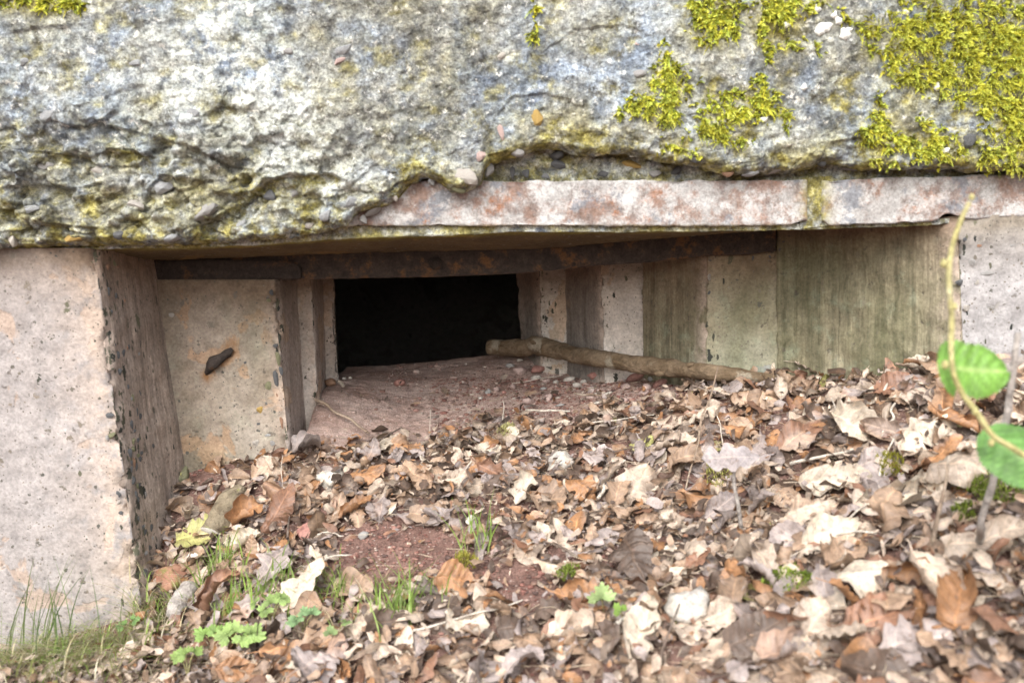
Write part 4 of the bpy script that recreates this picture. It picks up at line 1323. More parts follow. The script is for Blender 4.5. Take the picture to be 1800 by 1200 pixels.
def pick(palette, wts, n, jit=0.18):
    p = np.array(palette)[rng.choice(len(palette), n, p=np.array(wts) / np.sum(wts))]
    return np.clip(p * rng.uniform(1 - jit, 1 + jit, (n, 1)), 0.01, 0.9)


M['crumb'] = m_green('soil_crumb', 0.0, 0.95, 0.1)
pts = scatter_px(5200, lambda a, b_: (rng.random(a.shape) < 0.15 + 0.85 * (1 - litter(a, b_))) & (b_ > 665) & ((a > 760) | (b_ > 800)))
joined('soil_crumbs', pts, lambda n: rng.gamma(2.0, 0.0011, n) + 0.0008, lambda n: pick([(0.22, 0.11, 0.09), (0.28, 0.16, 0.13), (0.36, 0.26, 0.22), (0.52, 0.44, 0.37), (0.12, 0.08, 0.07)], [5, 4, 1.5, 0.7, 1.5], n), M['crumb'], 'red soil crumbs and fine grit', 0.001)
pts = scatter_px(900, lambda a, b_: (b_ < 740) & (b_ > 640) & (a > 600 + (740 - b_)))
joined('grit', pts, lambda n: rng.gamma(2.0, 0.0013, n) + 0.001, lambda n: pick([(0.42, 0.32, 0.28), (0.55, 0.48, 0.42), (0.30, 0.18, 0.15), (0.2, 0.14, 0.12)], [2, 1.3, 4, 3], n), M['crumb'], 'grit on the ledge', 0.001)

# ------------------------------------------------------------------ leaves
CO = {'pale beige': (0.405, 0.33, 0.26), 'tan': (0.285, 0.20, 0.138), 'orange brown': (0.275, 0.147, 0.072), 'dark brown': (0.095, 0.068, 0.052), 'mauve grey': (0.27, 0.228, 0.21), 'cream': (0.45, 0.39, 0.31), 'reddish brown': (0.20, 0.11, 0.07), 'yellow green': (0.33, 0.32, 0.12)}


def leaf_geom(kind, L, W, nu, nv, r, kv=0.0, kq=0.0, ku=0.0, tw=0.0, corr=0.0010, wav=0.12, petiole=True, fold=0.0, crum=0.0):
    u = np.linspace(0.0, 1.0, nu)
    if kind == 'oval':
        wd = np.clip(np.sin(np.pi * u ** 0.85), 0, 1) ** 0.72
    elif kind == 'oak':
        ph = r.uniform(0, 1.0)
        wd = np.clip(np.sin(np.pi * u ** 1.25), 0, 1) ** 0.6 * (0.86 + 0.19 * np.cos(2 * np.pi * 3.6 * u + ph))
    elif kind == 'round':
        wd = np.clip(np.sin(np.pi * u ** 0.75), 0, 1) ** 0.5
    else:
        wd = np.clip(np.sin(np.pi * (0.15 + 0.72 * u)), 0, 1) ** 0.6
    rag = 0.12 if kind == 'broken' else 0.018
    sm = lambda: 0.10 * np.sin(u * r.uniform(4, 9) + r.uniform(0, 6)) + 0.05 * np.sin(u * r.uniform(12, 20) + r.uniform(0, 6))
    wl = np.clip(wd * (1 + rag * r.normal(size=nu) + sm()), 0, 1.3) + 0.01
    wr = np.clip(wd * (1 + rag * r.normal(size=nu) + sm()), 0, 1.3) + 0.01
    if r.random() < 0.35 and nu > 12:                     # a bite or tear in one margin
        b_ = 1 - r.uniform(.3, .7) * np.exp(-((u - r.uniform(.3, .8)) / r.uniform(.03, .08)) ** 2)
        wl = wl * b_
    if petiole and kind != 'broken':
        k = max(1, nu // 7)
        pu = np.linspace(-0.22, -0.02, k)
        u = np.concatenate([pu, u])
        wl = np.concatenate([np.full(k, 0.035), wl])
        wr = np.concatenate([np.full(k, 0.035), wr])
    v = np.linspace(-1, 1, nv)
    half = np.where(v[None] < 0, wl[:, None], wr[:, None]) * W / 2
    t = v[None] * half
    H = W / 2
    asym = r.uniform(0.5, 1.5, 2)
    kk = np.where(v < 0, asym[0], asym[1])[None]
    th = kk * (kv * t + kq * t * np.abs(t) / H + 0 * t)
    th = th + fold * np.sign(v)[None] * np.sign(kv if kv else 1.0)
    th = th * (0.75 + 0.5 * np.sin(u * 3 + r.uniform(0, 6)))[:, None]
    # integrate outward from the midrib
    m = nv // 2
    yy = np.zeros_like(t)
    zz = np.zeros_like(t)
    for j in range(m + 1, nv):
        dt = t[:, j] - t[:, j - 1]
        a = 0.5 * (th[:, j] + th[:, j - 1])
        yy[:, j] = yy[:, j - 1] + np.cos(a) * dt
        zz[:, j] = zz[:, j - 1] + np.sin(a) * dt
    for j in range(m - 1, -1, -1):
        dt = t[:, j] - t[:, j + 1]
        a = 0.5 * (th[:, j] + th[:, j + 1])
        yy[:, j] = yy[:, j + 1] + np.cos(a) * dt
        zz[:, j] = zz[:, j + 1] + np.sin(a) * dt
    ph = r.uniform(0, 6.28, 6)
    zz = zz + corr * np.sin(2 * np.pi * 6.5 * (u[:, None] - 0.16 * np.abs(v)[None])) * np.clip(3 * np.abs(v), 0, 1)[None] * (u > 0)[:, None]
    zz = zz + wav * W * 0.5 * np.abs(v)[None] * (np.sin(u[:, None] * 7 + ph[0] + v[None] * 1.5) * 0.6 + np.sin(u[:, None] * 13 + ph[1] - v[None] * 2.2) * 0.4) * (u > 0)[:, None]
    sx_ = (u - 0.5) * L
    ph_u = ku * sx_ + 0.25 * np.sin(u * 5 + ph[2])
    cx = np.concatenate([[0], np.cumsum(np.cos(0.5 * (ph_u[1:] + ph_u[:-1])) * np.diff(sx_))])
    cz = np.concatenate([[0], np.cumsum(np.sin(0.5 * (ph_u[1:] + ph_u[:-1])) * np.diff(sx_))])
    cx -= cx.mean()
    cz -= cz.mean()
    ta = tw * (u - 0.5)
    y2 = yy * np.cos(ta)[:, None] - zz * np.sin(ta)[:, None]
    z2 = yy * np.sin(ta)[:, None] + zz * np.cos(ta)[:, None]
    X = cx[:, None] - np.sin(ph_u)[:, None] * z2
    Z = cz[:, None] + np.cos(ph_u)[:, None] * z2
    V = np.stack([X, y2, Z], -1)
    if crum:
        o_ = r.uniform(0, 90, 3)
        q_ = V * (1.7 / max(L, .02)) + o_
        V = V + crum * L * np.stack([fbm(q_, 3, .6), fbm(q_ + 31, 3, .6), 1.6 * fbm(q_ + 57, 3, .6)], -1)
    uv = np.stack([np.broadcast_to(u[:, None], t.shape), np.broadcast_to((v[None] + 1) / 2, t.shape)], -1)
    return V, uv.reshape(-1, 2)


def leaf_col(base, n, uv, r):
    c = np.array(base) * r.uniform(0.82, 1.18)
    tip = np.clip(np.abs(uv[:, 0] - 0.5) * 2, 0, 1) ** 2 * r.uniform(-0.3, 0.25)
    ed = np.abs(uv[:, 1] * 2 - 1) ** 3 * r.uniform(-0.3, 0.2)
    cc = c[None] * (1 + tip + ed)[:, None]
    if r.random() < 0.5:
        o = np.array(CO[r.choice(['orange brown', 'mauve grey', 'dark brown', 'pale beige'])])
        mk_ = sst(0.0, 0.5, np.sin(uv[:, 0] * r.uniform(2, 7) + r.uniform(0, 6)) * np.cos(uv[:, 1] * r.uniform(1, 5) + r.uniform(0, 6)))[:, None] * r.uniform(0.2, 0.6)
        cc = cc * (1 - mk_) + o[None] * mk_
    return np.clip(cc, 0.02, 0.85)


TOCAM = np.array([0, -0.9, 0.45])


def place(p, yaw=None, axis=None, tilt=0.5, cam_t=0.3, r=rng):
    n = np.array(snorm(np.array(p[0]), np.array(p[1])))
    n = n + tilt * r.normal(size=3) + cam_t * TOCAM
    n /= np.linalg.norm(n)
    if axis is None:
        a_ = r.uniform(0, 6.28) if yaw is None else yaw
        axis = np.array([math.cos(a_), math.sin(a_), 0])
    return rot_to(n, axis)


NV_BIG = 9
FORM = {'flat': lambda r: dict(kv=r.uniform(-20, 20), kq=r.uniform(-20, 25), ku=r.uniform(-14, 14), tw=r.uniform(-.7, .7), wav=r.uniform(.12, .28), fold=r.uniform(0, .3), crum=r.uniform(.05, .12)),
        'curled': lambda r: dict(kv=r.choice([-1, 1]) * r.uniform(20, 58), kq=r.uniform(10, 70), ku=r.uniform(-30, 30), tw=r.uniform(-1.7, 1.7), wav=r.uniform(.15, .38), fold=r.uniform(.05, .6), crum=r.uniform(.06, .17)),
        'rolled': lambda r: dict(kv=r.choice([-1, 1]) * r.uniform(75, 125), kq=r.uniform(20, 80), ku=r.uniform(-20, 20), tw=r.uniform(-.9, .9), wav=.10, fold=.15, crum=r.uniform(.06, .15))}
SPN = {'oval': 'ribbed', 'oak': 'lobed', 'round': 'rounded', 'broken': 'torn'}


def one_leaf(p, kind, form, cname, L, W, R, r, lift):
    fk = FORM[form](r)
    sc_ = 0.055 / max(L, 0.03)
    for q_ in ('kv', 'kq', 'ku'):
        fk[q_] *= sc_
    V, uv = leaf_geom(kind, L, W, 22, 11, r, corr=r.uniform(0.0012, 0.0026) * L / 0.06 if kind in ('oval', 'round') else 0.0006, **fk)
    nr, nc = V.shape[:2]
    zmin = ((V.reshape(-1, 3)) @ R.T)[:, 2].min()
    me = mk('fallen_leaf', V, quads(nr, nc), M['leaf'], uv=uv, attrs={'Col': leaf_col(CO[cname], len(uv), uv, r)})
    o = add('fallen_leaf', me, cat='leaf', group='fallen leaves on the ground', mw=xf_(R, np.array([p[0], p[1], p[2] + lift - zmin * 0.55]), (1, 1, 1)))
    reg(o, f'{cname} {form} {SPN[kind]} leaf', p)
    return o


# leaves one can point at in the photograph: px, py, length px, angle in the picture, colour, form, shape, width/length, facing the camera
HERO = [(420, 978, 74, 14, 'cream', 'rolled', 'oval', .7, .2), (486, 936, 80, 62, 'reddish brown', 'rolled', 'oval', .6, .5), (350, 958, 75, 10, 'yellow green', 'flat', 'broken', .7, .3), (430, 930, 62, 30, 'orange brown', 'curled', 'oak', .9, .7), (492, 885, 58, -20, 'orange brown', 'curled', 'broken', .9, .5), (535, 876, 55, 4, 'orange brown', 'rolled', 'oval', .7, .3),
        (545, 805, 75, 30, 'mauve grey', 'curled', 'oval', .7, .5), (650, 815, 48, 80, 'mauve grey', 'flat', 'oval', .6, .9), (672, 802, 70, 48, 'cream', 'flat', 'broken', .4, .7), (712, 800, 62, -10, 'orange brown', 'curled', 'oval', .7, .4), (640, 855, 70, 20, 'orange brown', 'rolled', 'oval', .5, .2), (700, 818, 40, 85, 'mauve grey', 'flat', 'oval', .5, 1.0), (730, 855, 70, -50, 'tan', 'curled', 'oak', .7, .7),
        (790, 862, 62, 12, 'pale beige', 'flat', 'round', .75, .6), (825, 845, 60, 30, 'orange brown', 'curled', 'round', .7, .5), (862, 845, 60, -35, 'reddish brown', 'curled', 'oak', .8, .6), (865, 820, 55, 70, 'cream', 'flat', 'oak', .6, .7), (590, 920, 60, 80, 'tan', 'flat', 'oval', .5, .5), (672, 915, 45, 85, 'mauve grey', 'flat', 'oak', .6, .8), (620, 915, 60, 40, 'orange brown', 'rolled', 'oval', .5, .2),
        (800, 1045, 78, -8, 'orange brown', 'curled', 'oval', .8, .6), (770, 1090, 78, -40, 'dark brown', 'flat', 'oval', .85, .7), (530, 1075, 95, 62, 'cream', 'flat', 'oval', .5, .8), (625, 1055, 70, -30, 'tan', 'curled', 'round', .8, .6), (480, 1025, 70, 70, 'mauve grey', 'flat', 'oak', .8, .7), (385, 1085, 85, 60, 'reddish brown', 'curled', 'oval', .6, .5), (430, 1090, 70, 20, 'mauve grey', 'flat', 'oak', .8, .6),
        (1060, 865, 80, 24, 'pale beige', 'rolled', 'broken', .6, .2), (1120, 890, 85, 60, 'pale beige', 'curled', 'oak', .9, .8), (1085, 900, 60, 70, 'tan', 'curled', 'oak', .7, .6), (1020, 880, 62, -50, 'orange brown', 'curled', 'oval', .7, .5), (960, 900, 70, -15, 'tan', 'flat', 'oak', .9, .5), (920, 888, 52, 60, 'cream', 'flat', 'oak', .9, .7), (1050, 820, 58, 25, 'mauve grey', 'flat', 'round', .9, .5),
        (1125, 797, 44, 20, 'yellow green', 'flat', 'oval', .6, .4), (1180, 800, 85, 15, 'pale beige', 'rolled', 'oval', .5, .2), (1200, 840, 75, 20, 'tan', 'curled', 'oval', .6, .4), (1075, 735, 52, 18, 'pale beige', 'rolled', 'oval', .6, .2), (1195, 732, 46, 10, 'tan', 'rolled', 'oval', .9, .4), (1240, 745, 58, 20, 'pale beige', 'curled', 'oak', .8, .5), (1225, 905, 70, -20, 'orange brown', 'curled', 'oak', .9, .6), (1320, 715, 70, -25, 'tan', 'curled', 'round', .8, .7),
        (1400, 795, 95, 32, 'reddish brown', 'curled', 'oval', .45, .4), (1485, 770, 85, -60, 'cream', 'curled', 'oak', .8, .7), (1530, 840, 75, 0, 'mauve grey', 'flat', 'round', .8, .7), (1460, 870, 120, -18, 'cream', 'curled', 'oval', .5, .4), (1620, 790, 95, 25, 'cream', 'curled', 'oak', .8, .6), (1685, 765, 75, -50, 'orange brown', 'curled', 'oak', .8, .7), (1650, 830, 75, 10, 'orange brown', 'curled', 'oval', .6, .6), (1690, 860, 110, -35, 'pale beige', 'curled', 'round', .7, .7),
        (1600, 890, 120, 10, 'cream', 'curled', 'round', .8, .7), (1480, 715, 62, -25, 'pale beige', 'curled', 'oval', .7, .5), (1430, 665, 70, -40, 'pale beige', 'curled', 'oval', .5, .5), (1385, 690, 50, -60, 'tan', 'rolled', 'oval', .9, .4), (1630, 640, 46, 20, 'tan', 'rolled', 'oval', 1.0, .4), (1570, 700, 70, 5, 'reddish brown', 'flat', 'round', .7, .5), (1590, 715, 60, 10, 'tan', 'flat', 'round', .6, .4),
        (1560, 935, 90, 70, 'tan', 'curled', 'round', .7, .7), (1480, 1000, 90, 40, 'tan', 'curled', 'round', .8, .7), (1500, 1060, 130, 15, 'cream', 'curled', 'broken', .7, .6), (1650, 1070, 120, -70, 'pale beige', 'curled', 'oval', .6, .8), (1690, 1110, 110, 70, 'orange brown', 'curled', 'oval', .6, .7), (1410, 930, 110, 10, 'pale beige', 'curled', 'oval', .6, .4), (1450, 970, 100, 25, 'cream', 'curled', 'oval', .6, .6),
        (1110, 1005, 90, -70, 'dark brown', 'flat', 'oval', .8, .7), (1010, 1065, 85, -25, 'orange brown', 'curled', 'oak', .9, .7), (1000, 1130, 130, 18, 'pale beige', 'curled', 'oval', .5, .4), (1230, 1120, 130, 5, 'pale beige', 'curled', 'oval', .6, .4), (1290, 1080, 90, 80, 'tan', 'curled', 'oak', .6, .7), (1130, 1140, 120, 70, 'cream', 'curled', 'oval', .5, .6), (1320, 1150, 110, 20, 'dark brown', 'flat', 'round', .7, .6),
        (1600, 1160, 120, 10, 'mauve grey', 'flat', 'oak', .8, .7), (1540, 1120, 140, 12, 'reddish brown', 'curled', 'oval', .5, .3), (1420, 1150, 120, 60, 'pale beige', 'curled', 'oval', .6, .6), (940, 960, 55, 30, 'cream', 'flat', 'oak', .7, .7), (955, 1010, 62, -20, 'cream', 'curled', 'oak', .6, .6), (710, 1160, 60, 80, 'cream', 'flat', 'oval', .5, .8), (640, 1120, 90, 10, 'pale beige', 'curled', 'oak', .9, .6), (540, 1160, 110, 25, 'tan', 'curled', 'oak', .7, .5),
        (490, 1170, 80, 10, 'orange brown', 'curled', 'oak', .9, .6), (560, 1190, 90, 60, 'mauve grey', 'curled', 'round', .8, .6), (180, 1185, 70, 0, 'pale beige', 'flat', 'oak', .8, .5), (270, 1160, 75, 20, 'reddish brown', 'curled', 'oak', .8, .6), (350, 1120, 60, 40, 'tan', 'curled', 'oval', .7, .6), (820, 1110, 80, 0, 'cream', 'curled', 'broken', .6, .5), (905, 1130, 80, 0, 'dark brown', 'flat', 'round', .8, .5)]
rl = np.random.default_rng(5)
hero_p = []
for (px, py, lp, an, cn, fm, kd, wl_, ct) in HERO:
    h = hit(px, py)
    c_, s_ = math.cos(math.radians(an)), -math.sin(math.radians(an))
    # axis of the leaf: horizontal part along the ground, steep picture angles lean the leaf up towards the viewer
    ax = np.array([c_, 0.55 * -s_, 0.8 * -s_])
    d = math.hypot(h[0], h[1])
    L = lp * d / F * (1.0 + 0.25 * abs(s_))
    R = place(h, axis=ax, tilt=0.18, cam_t=ct * 0.75, r=rl)
    one_leaf(h, kd, fm, cn, L, L * wl_, R, rl, 0.010)
    hero_p.append(h)
hero_p = np.array(hero_p)

# more leaves, each a thing of its own, filling the ground between them
cand = scatter_px(9000, lambda a, b_: (litter(a, b_) > 0.45) & (a > -30) & (a < 1830) & (b_ < 1230) & ~((a < 230) & (b_ > 1090) & (rng.random(a.shape) < 0.6)))
KEEP = [(580, 835, 26), (1213, 1062, 50), (303, 1003, 34), (984, 808, 28), (548, 928, 24), (395, 915, 40), (320, 1080, 30), (375, 1130, 34), (430, 1155, 42), (475, 1092, 34), (535, 1112, 26), (1060, 1066, 26), (1760, 870, 50), (1092, 1108, 14), (815, 1012, 16), (325, 828, 18), (1290, 840, 30)]
taken = list(hero_p[:, :2])
TOTAL = 300
cn_, cw_ = list(CO), np.array([.29, .25, .10, .10, .17, .04, .06, .002])
for p in cand:
    if len(taken) >= TOTAL:
        break
    d = np.hypot(*(np.array(taken) - p[:2]).T)
    if d.min() < 0.030:
        continue
    pq = project(p)
    if any(math.hypot(pq[0] - a, (pq[1] - b_) * 1.2) < r_ + 8 for a, b_, r_ in KEEP):
        continue
    taken.append(p[:2])
    kd = rl.choice(['oval', 'oak', 'round', 'broken'], p=[.52, .24, .12, .12])
    fm = rl.choice(['flat', 'curled', 'rolled'], p=[.15, .57, .28])
    L = rl.uniform(0.046, 0.084)
    L *= float(np.clip(1.12 - 0.95 * (p[1] - 0.95) - (0.18 if p[0] < 0.15 else 0), 0.52, 1.15))
    W = L * {'oval': rl.uniform(.42, .64), 'oak': rl.uniform(.5, .75), 'round': rl.uniform(.65, .85), 'broken': rl.uniform(.45, .8)}[kd]
    one_leaf(p, kd, fm, str(rl.choice(cn_, p=cw_ / cw_.sum())), L, W, place(p, tilt=0.62, cam_t=0.12, r=rl), rl, rl.uniform(0.001, 0.020))

# the layer underneath and the small stuff
def leaf_mass(name, pts, label, Lf, nu, nv, lift, tilt, cam_t, colw, seed, kinds=(.42, .2, .13, .25)):
    r = np.random.default_rng(seed)
    Vs, Fs, Us, Cs = [], [], [], []
    b0 = 0
    for p in pts:
        kd = r.choice(['oval', 'oak', 'round', 'broken'], p=kinds)
        fm = r.choice(['flat', 'curled', 'rolled'], p=[.2, .58, .22])
        L = Lf(r)
        fk = FORM[fm](r)
        sc_ = 0.055 / L
        for q_ in ('kv', 'kq', 'ku'):
            fk[q_] *= sc_
        if nv < 5:
            fk['crum'] = 0.0
        V, uv = leaf_geom(kd, L, L * (r.uniform(.22, .6) if nv < 5 else r.uniform(.45, .8)), nu, nv, r, corr=0.0006, petiole=L > 0.03, **fk)
        R = place(p, tilt=tilt, cam_t=cam_t, r=r)
        nr, nc = V.shape[:2]
        W = V.reshape(-1, 3) @ R.T
        W = W + np.array([p[0], p[1], p[2] + lift(r) - 0.5 * W[:, 2].min()])
        Vs.append(W)
        Fs.append(quads(nr, nc) + b0)
        Us.append(uv)
        Cs.append(leaf_col(CO[str(r.choice(cn_, p=colw / colw.sum()))], len(uv), uv, r))
        b0 += len(W)
    add(name, mk(name, np.concatenate(Vs), np.concatenate(Fs), M['leaf'], uv=np.concatenate(Us), attrs={'Col': np.concatenate(Cs)}), kind='stuff', label=label)


pts = scatter_px(2300, lambda a, b_: rng.random(a.shape) < litter(a, b_) * np.where((a < 230) & (b_ > 1070), .3, 1))
leaf_mass('leaf_litter', pts, 'deep layer of dry leaves under the top ones', lambda r: r.uniform(0.024, 0.060), 11, 7, lambda r: r.uniform(-0.006, 0.006), 0.50, 0.1, np.array([.16, .25, .08, .26, .17, .03, .07, .003]), 21)  # darker palette: shade in the gaps between top leaves put into the colour
pts = scatter_px(6000, lambda a, b_: rng.random(a.shape) < np.clip(litter(a, b_) * 0.95 + 0.05 * ((b_ > 680) & (a > 520)) + 0.17 * (b_ > 900) + 0.16 * ((a > 900) & (b_ > 688)), 0, 1))
leaf_mass('leaf_fragments', pts, 'broken bits of dry leaf', lambda r: 0.007 + 0.024 * r.random() ** 1.6, 6, 3, lambda r: r.uniform(0.001, 0.024), 0.6, 0.2, np.array([.24, .27, .09, .22, .14, .05, .06, .003]), 22, kinds=(.35, .1, .15, .4))

# straw, twigs
def strands(name, pts, label, mat, Lf, rad, cols, seed, droop=0.3, nseg=4, up_=(0.0, 0.3), kind='stuff'):
    r = np.random.default_rng(seed)
    Vs, Fs, Cs = [], [], []
    b0 = 0
    for p in pts:
        a = r.uniform(0, 6.28)
        L = Lf(r)
        d = np.array([math.cos(a), math.sin(a), 0])
        el = r.uniform(*up_)
        t = np.linspace(0, 1, nseg + 1)
        c = p + d * (L * t * math.cos(el))[:, None] + np.array([0, 0, 1]) * (L * (math.sin(el) * t - droop * t ** 2))[:, None]
        c = c + np.cross(d, [0, 0, 1]) * (L * 0.15 * r.normal() * t ** 2)[:, None]
        c[:, 2] += 0.004
        c[:, 2] = np.maximum(c[:, 2], p[2] + 0.001)
        sd_ = np.cross(d, [0, 0, 1])
        w_ = rad(r) * (1 - 0.75 * t ** 1.5)
        V = np.stack([c - sd_ * w_[:, None], c + np.array([0, 0, 1]) * w_[:, None] * 0.8, c + sd_ * w_[:, None]], 1)
        i = np.arange((nseg + 1) * 3).reshape(nseg + 1, 3)
        Fs.append(np.concatenate([np.stack([i[:-1, k], i[:-1, k + 1], i[1:, k + 1], i[1:, k]], -1) for k in (0, 1)]) + b0)
        Vs.append(V.reshape(-1, 3))
        Cs.append(np.tile(cols(r), ((nseg + 1) * 3, 1)))
        b0 += (nseg + 1) * 3
    return add(name, mk(name, np.concatenate(Vs), np.concatenate(Fs), mat, attrs={'Col': np.concatenate(Cs)}), kind=kind, label=label)


STRAW = [(0.62, 0.52, 0.38), (0.48, 0.38, 0.27), (0.34, 0.25, 0.18), (0.22, 0.16, 0.12)]
pts = scatter_px(3600, lambda a, b_: rng.random(a.shape) < np.clip(litter(a, b_) * 0.8 + 0.15 * (b_ > 680), 0, 1))
strands('straw', pts + np.array([0, 0, 0.008]), 'fine dry stalks in the litter', M['grass'], lambda r: r.uniform(0.012, 0.05), lambda r: r.uniform(0.0004, 0.0009), lambda r: np.array(STRAW[r.integers(4)]), 31, droop=0.05, up_=(-0.1, 0.35))

TW = [((555, 722), (650, 782), 'twig', 0.0045, 'curved brown twig lying at the left edge of the ledge'), ((925, 738), (1002, 741), 'twig_pale', 0.0035, 'short pale stick at the front of the ledge'), ((1025, 763), (1150, 748), 'twig_pale', 0.0022, 'thin straight bleached stalk at the leaf edge'), ((1052, 900), (1100, 832), 'twig_pale', 0.0045, 'stout pale stick leaning across leaves, middle of the litter'), ((495, 1010), (520, 905), 'twig_dark', 0.0035, 'crooked dark twig beside the rust red rolled leaf'),
      ((715, 1135), (920, 1078), 'twig_pale', 0.0024, 'long thin grey twig in front of the bare soil'), ((1550, 790), (1585, 712), 'twig_pale', 0.0030, 'white straight stalk among the leaves below the rough pier'), ((1028, 1160), (1110, 1115), 'twig_dark', 0.0028, 'bent purple brown twig in the foreground'), ((1085, 1120), (1135, 1100), 'twig_pale', 0.0030, 'stubby white stalk in front of the large pale stone'),
      ((1575, 660), (1650, 685), 'twig', 0.0036, 'olive twig end poking out near the rough pier'), ((1340, 1140), (1560, 1100), 'twig_dark', 0.0035, 'dark curved twig across the right foreground'), ((1390, 840), (1500, 815), 'twig_pale', 0.0040, 'pale stick bent at one end among cream leaves'), ((730, 945), (785, 938), 'twig_dark', 0.0020, 'short dark twig at the top of the bare soil'), ((1280, 640), (1360, 655), 'twig', 0.0030, 'thin brown twig beside the fallen branch'),
      ((560, 960), (605, 963), 'twig_pale', 0.0022, 'little pale stick left of the bare soil'), ((900, 690), (990, 675), 'twig_pale', 0.0012, 'hair thin pale stalk among ledge pebbles'), ((860, 722), (905, 706), 'twig', 0.0014, 'thin bent stalk at the pebbles'), ((1010, 708), (1095, 722), 'twig', 0.0030, 'yellow tipped twig on the ledge near red pebbles')]
for k, ((a, b_), (c, d), mt, r_, lb_) in enumerate(TW):
    pts = lying(a, b_, c, d, 6, 0.012 if r_ < 0.004 else 0.015, 0.004)
    tube('twig', pts, np.linspace(r_ * 0.75, r_ * 0.45, 6), M[mt], seg=6, wob=0.12, samples=4, label=lb_, cat='twig', group='twigs in the leaf litter')
for k in range(26):
    p = scatter_px(1, lambda a, b_: (litter(a, b_) > 0.2) & (a > 330) & (a < 1780) & (b_ < 1180))[0]
    a_, L_ = rl.uniform(0, 6.28), rl.uniform(.03, .085)
    q_ = np.array([p, p + np.array([math.cos(a_), math.sin(a_), 0]) * L_ * .5 + rl.normal(0, .003, 3), p + np.array([math.cos(a_), math.sin(a_), 0]) * L_])
    if not inside(q_[:, 0], q_[:, 1], 0.01).all():
        continue
    q_[:, 2] = surf(q_[:, 0], q_[:, 1]) + np.array([.012, .020, .026]) + rl.uniform(0, .006)
    mt, wd_ = [('twig', 'brown'), ('twig_pale', 'bleached'), ('twig_dark', 'dark')][k % 3]
    rr_ = rl.uniform(.0010, .0024)
    o = tube('twig', q_, [rr_, rr_ * .85, rr_ * .5], M[mt], seg=6, wob=0.15, samples=5, cat='twig', group='twigs in the leaf litter')
    reg(o, f'thin {wd_} broken twig', p)
# upright dry stalks
UP = [((1226, 795), (1232, 740), (1248, 700), (1262, 645), 'twig', 0.0022, 'tall thin brown stalk with a forked tip before the green step'), ((885, 765), (884, 735), (886, 715), (884, 703), 'twig_pale', 0.0014, 'thin upright pale stem with a tiny head before the ledge'), ((763, 778), (756, 760), (756, 740), (757, 720), 'twig_pale', 0.0009, 'hair thin upright stalk before the ledge'), ((1203, 860), (1212, 830), (1222, 800), (1228, 775), 'twig', 0.0018, 'slim bent brown stalk left of the lone grey leaf'),
      ((1273, 783), (1268, 765), (1266, 745), (1260, 730), 'twig_pale', 0.0013, 'short pale stalk above the lone grey leaf'), ((500, 872), (497, 850), (494, 825), (497, 800), 'twig_pale', 0.0009, 'hair thin stalk left of the white stone'), ((1635, 965), (1650, 900), (1662, 850), (1668, 800), 'twig', 0.0030, 'slanting brown stalk below the sapling'), ((1155, 1185), (1165, 1140), (1180, 1100), (1195, 1060), 'twig_dark', 0.0022, 'thin purple stalk in front of the large pale stone')]
for k, (*pp, mt, r_, lb_) in enumerate(UP):
    h = hit(*pp[0])
    Y0 = h[1]
    pts = [h - np.array([0, 0, 0.01])] + [U(x, y, Y0 + 0.01 * i) for i, (x, y) in enumerate(pp[1:])]
    tube('dry_stalk', pts, np.linspace(r_, r_ * 0.5, 4), M[mt], seg=6, wob=0.1, samples=4, label=lb_, cat='stalk', group='upright dry stalks')
# small forked side twigs on the tall one are left to the stalk itself

# the lone grey leaf held up on a stalk
st_ = bpy.data.objects.new('stalked_leaf', None)
hb = hit(1305, 940)
st_.location = hb
COL.objects.link(st_)
st_['label'] = 'grey lobed dry leaf held upright on a pale stalk in the middle of the litter'
st_['category'] = 'leaf'
Yk = hb[1] - 0.02
tp = [hb - np.array([0, 0, .01]), U(1298, 890, Yk), U(1290, 850, Yk), U(1291, 822, Yk)]
tube('stalk', np.array(tp) - hb, [0.0032, 0.003, 0.0026, 0.0022], M['bark_grey'], st_, seg=7, samples=4, loc=(0, 0, 0))
V, uv = leaf_geom('oak', 0.088, 0.048, 17, 9, rl, kv=-8, kq=5, ku=6, wav=.12)
R = rot_to(np.array([0.1, -0.75, 0.6]), np.array([-1, 0.1, -0.15]))
add('blade', mk('blade', V, quads(*V.shape[:2]), M['leaf'], uv=uv, attrs={'Col': leaf_col((0.29, 0.26, 0.255), len(uv), uv, np.random.default_rng(2))}), st_, mw=xf_(R, U(1292, 803, Yk) - hb, (1, 1, 1)))

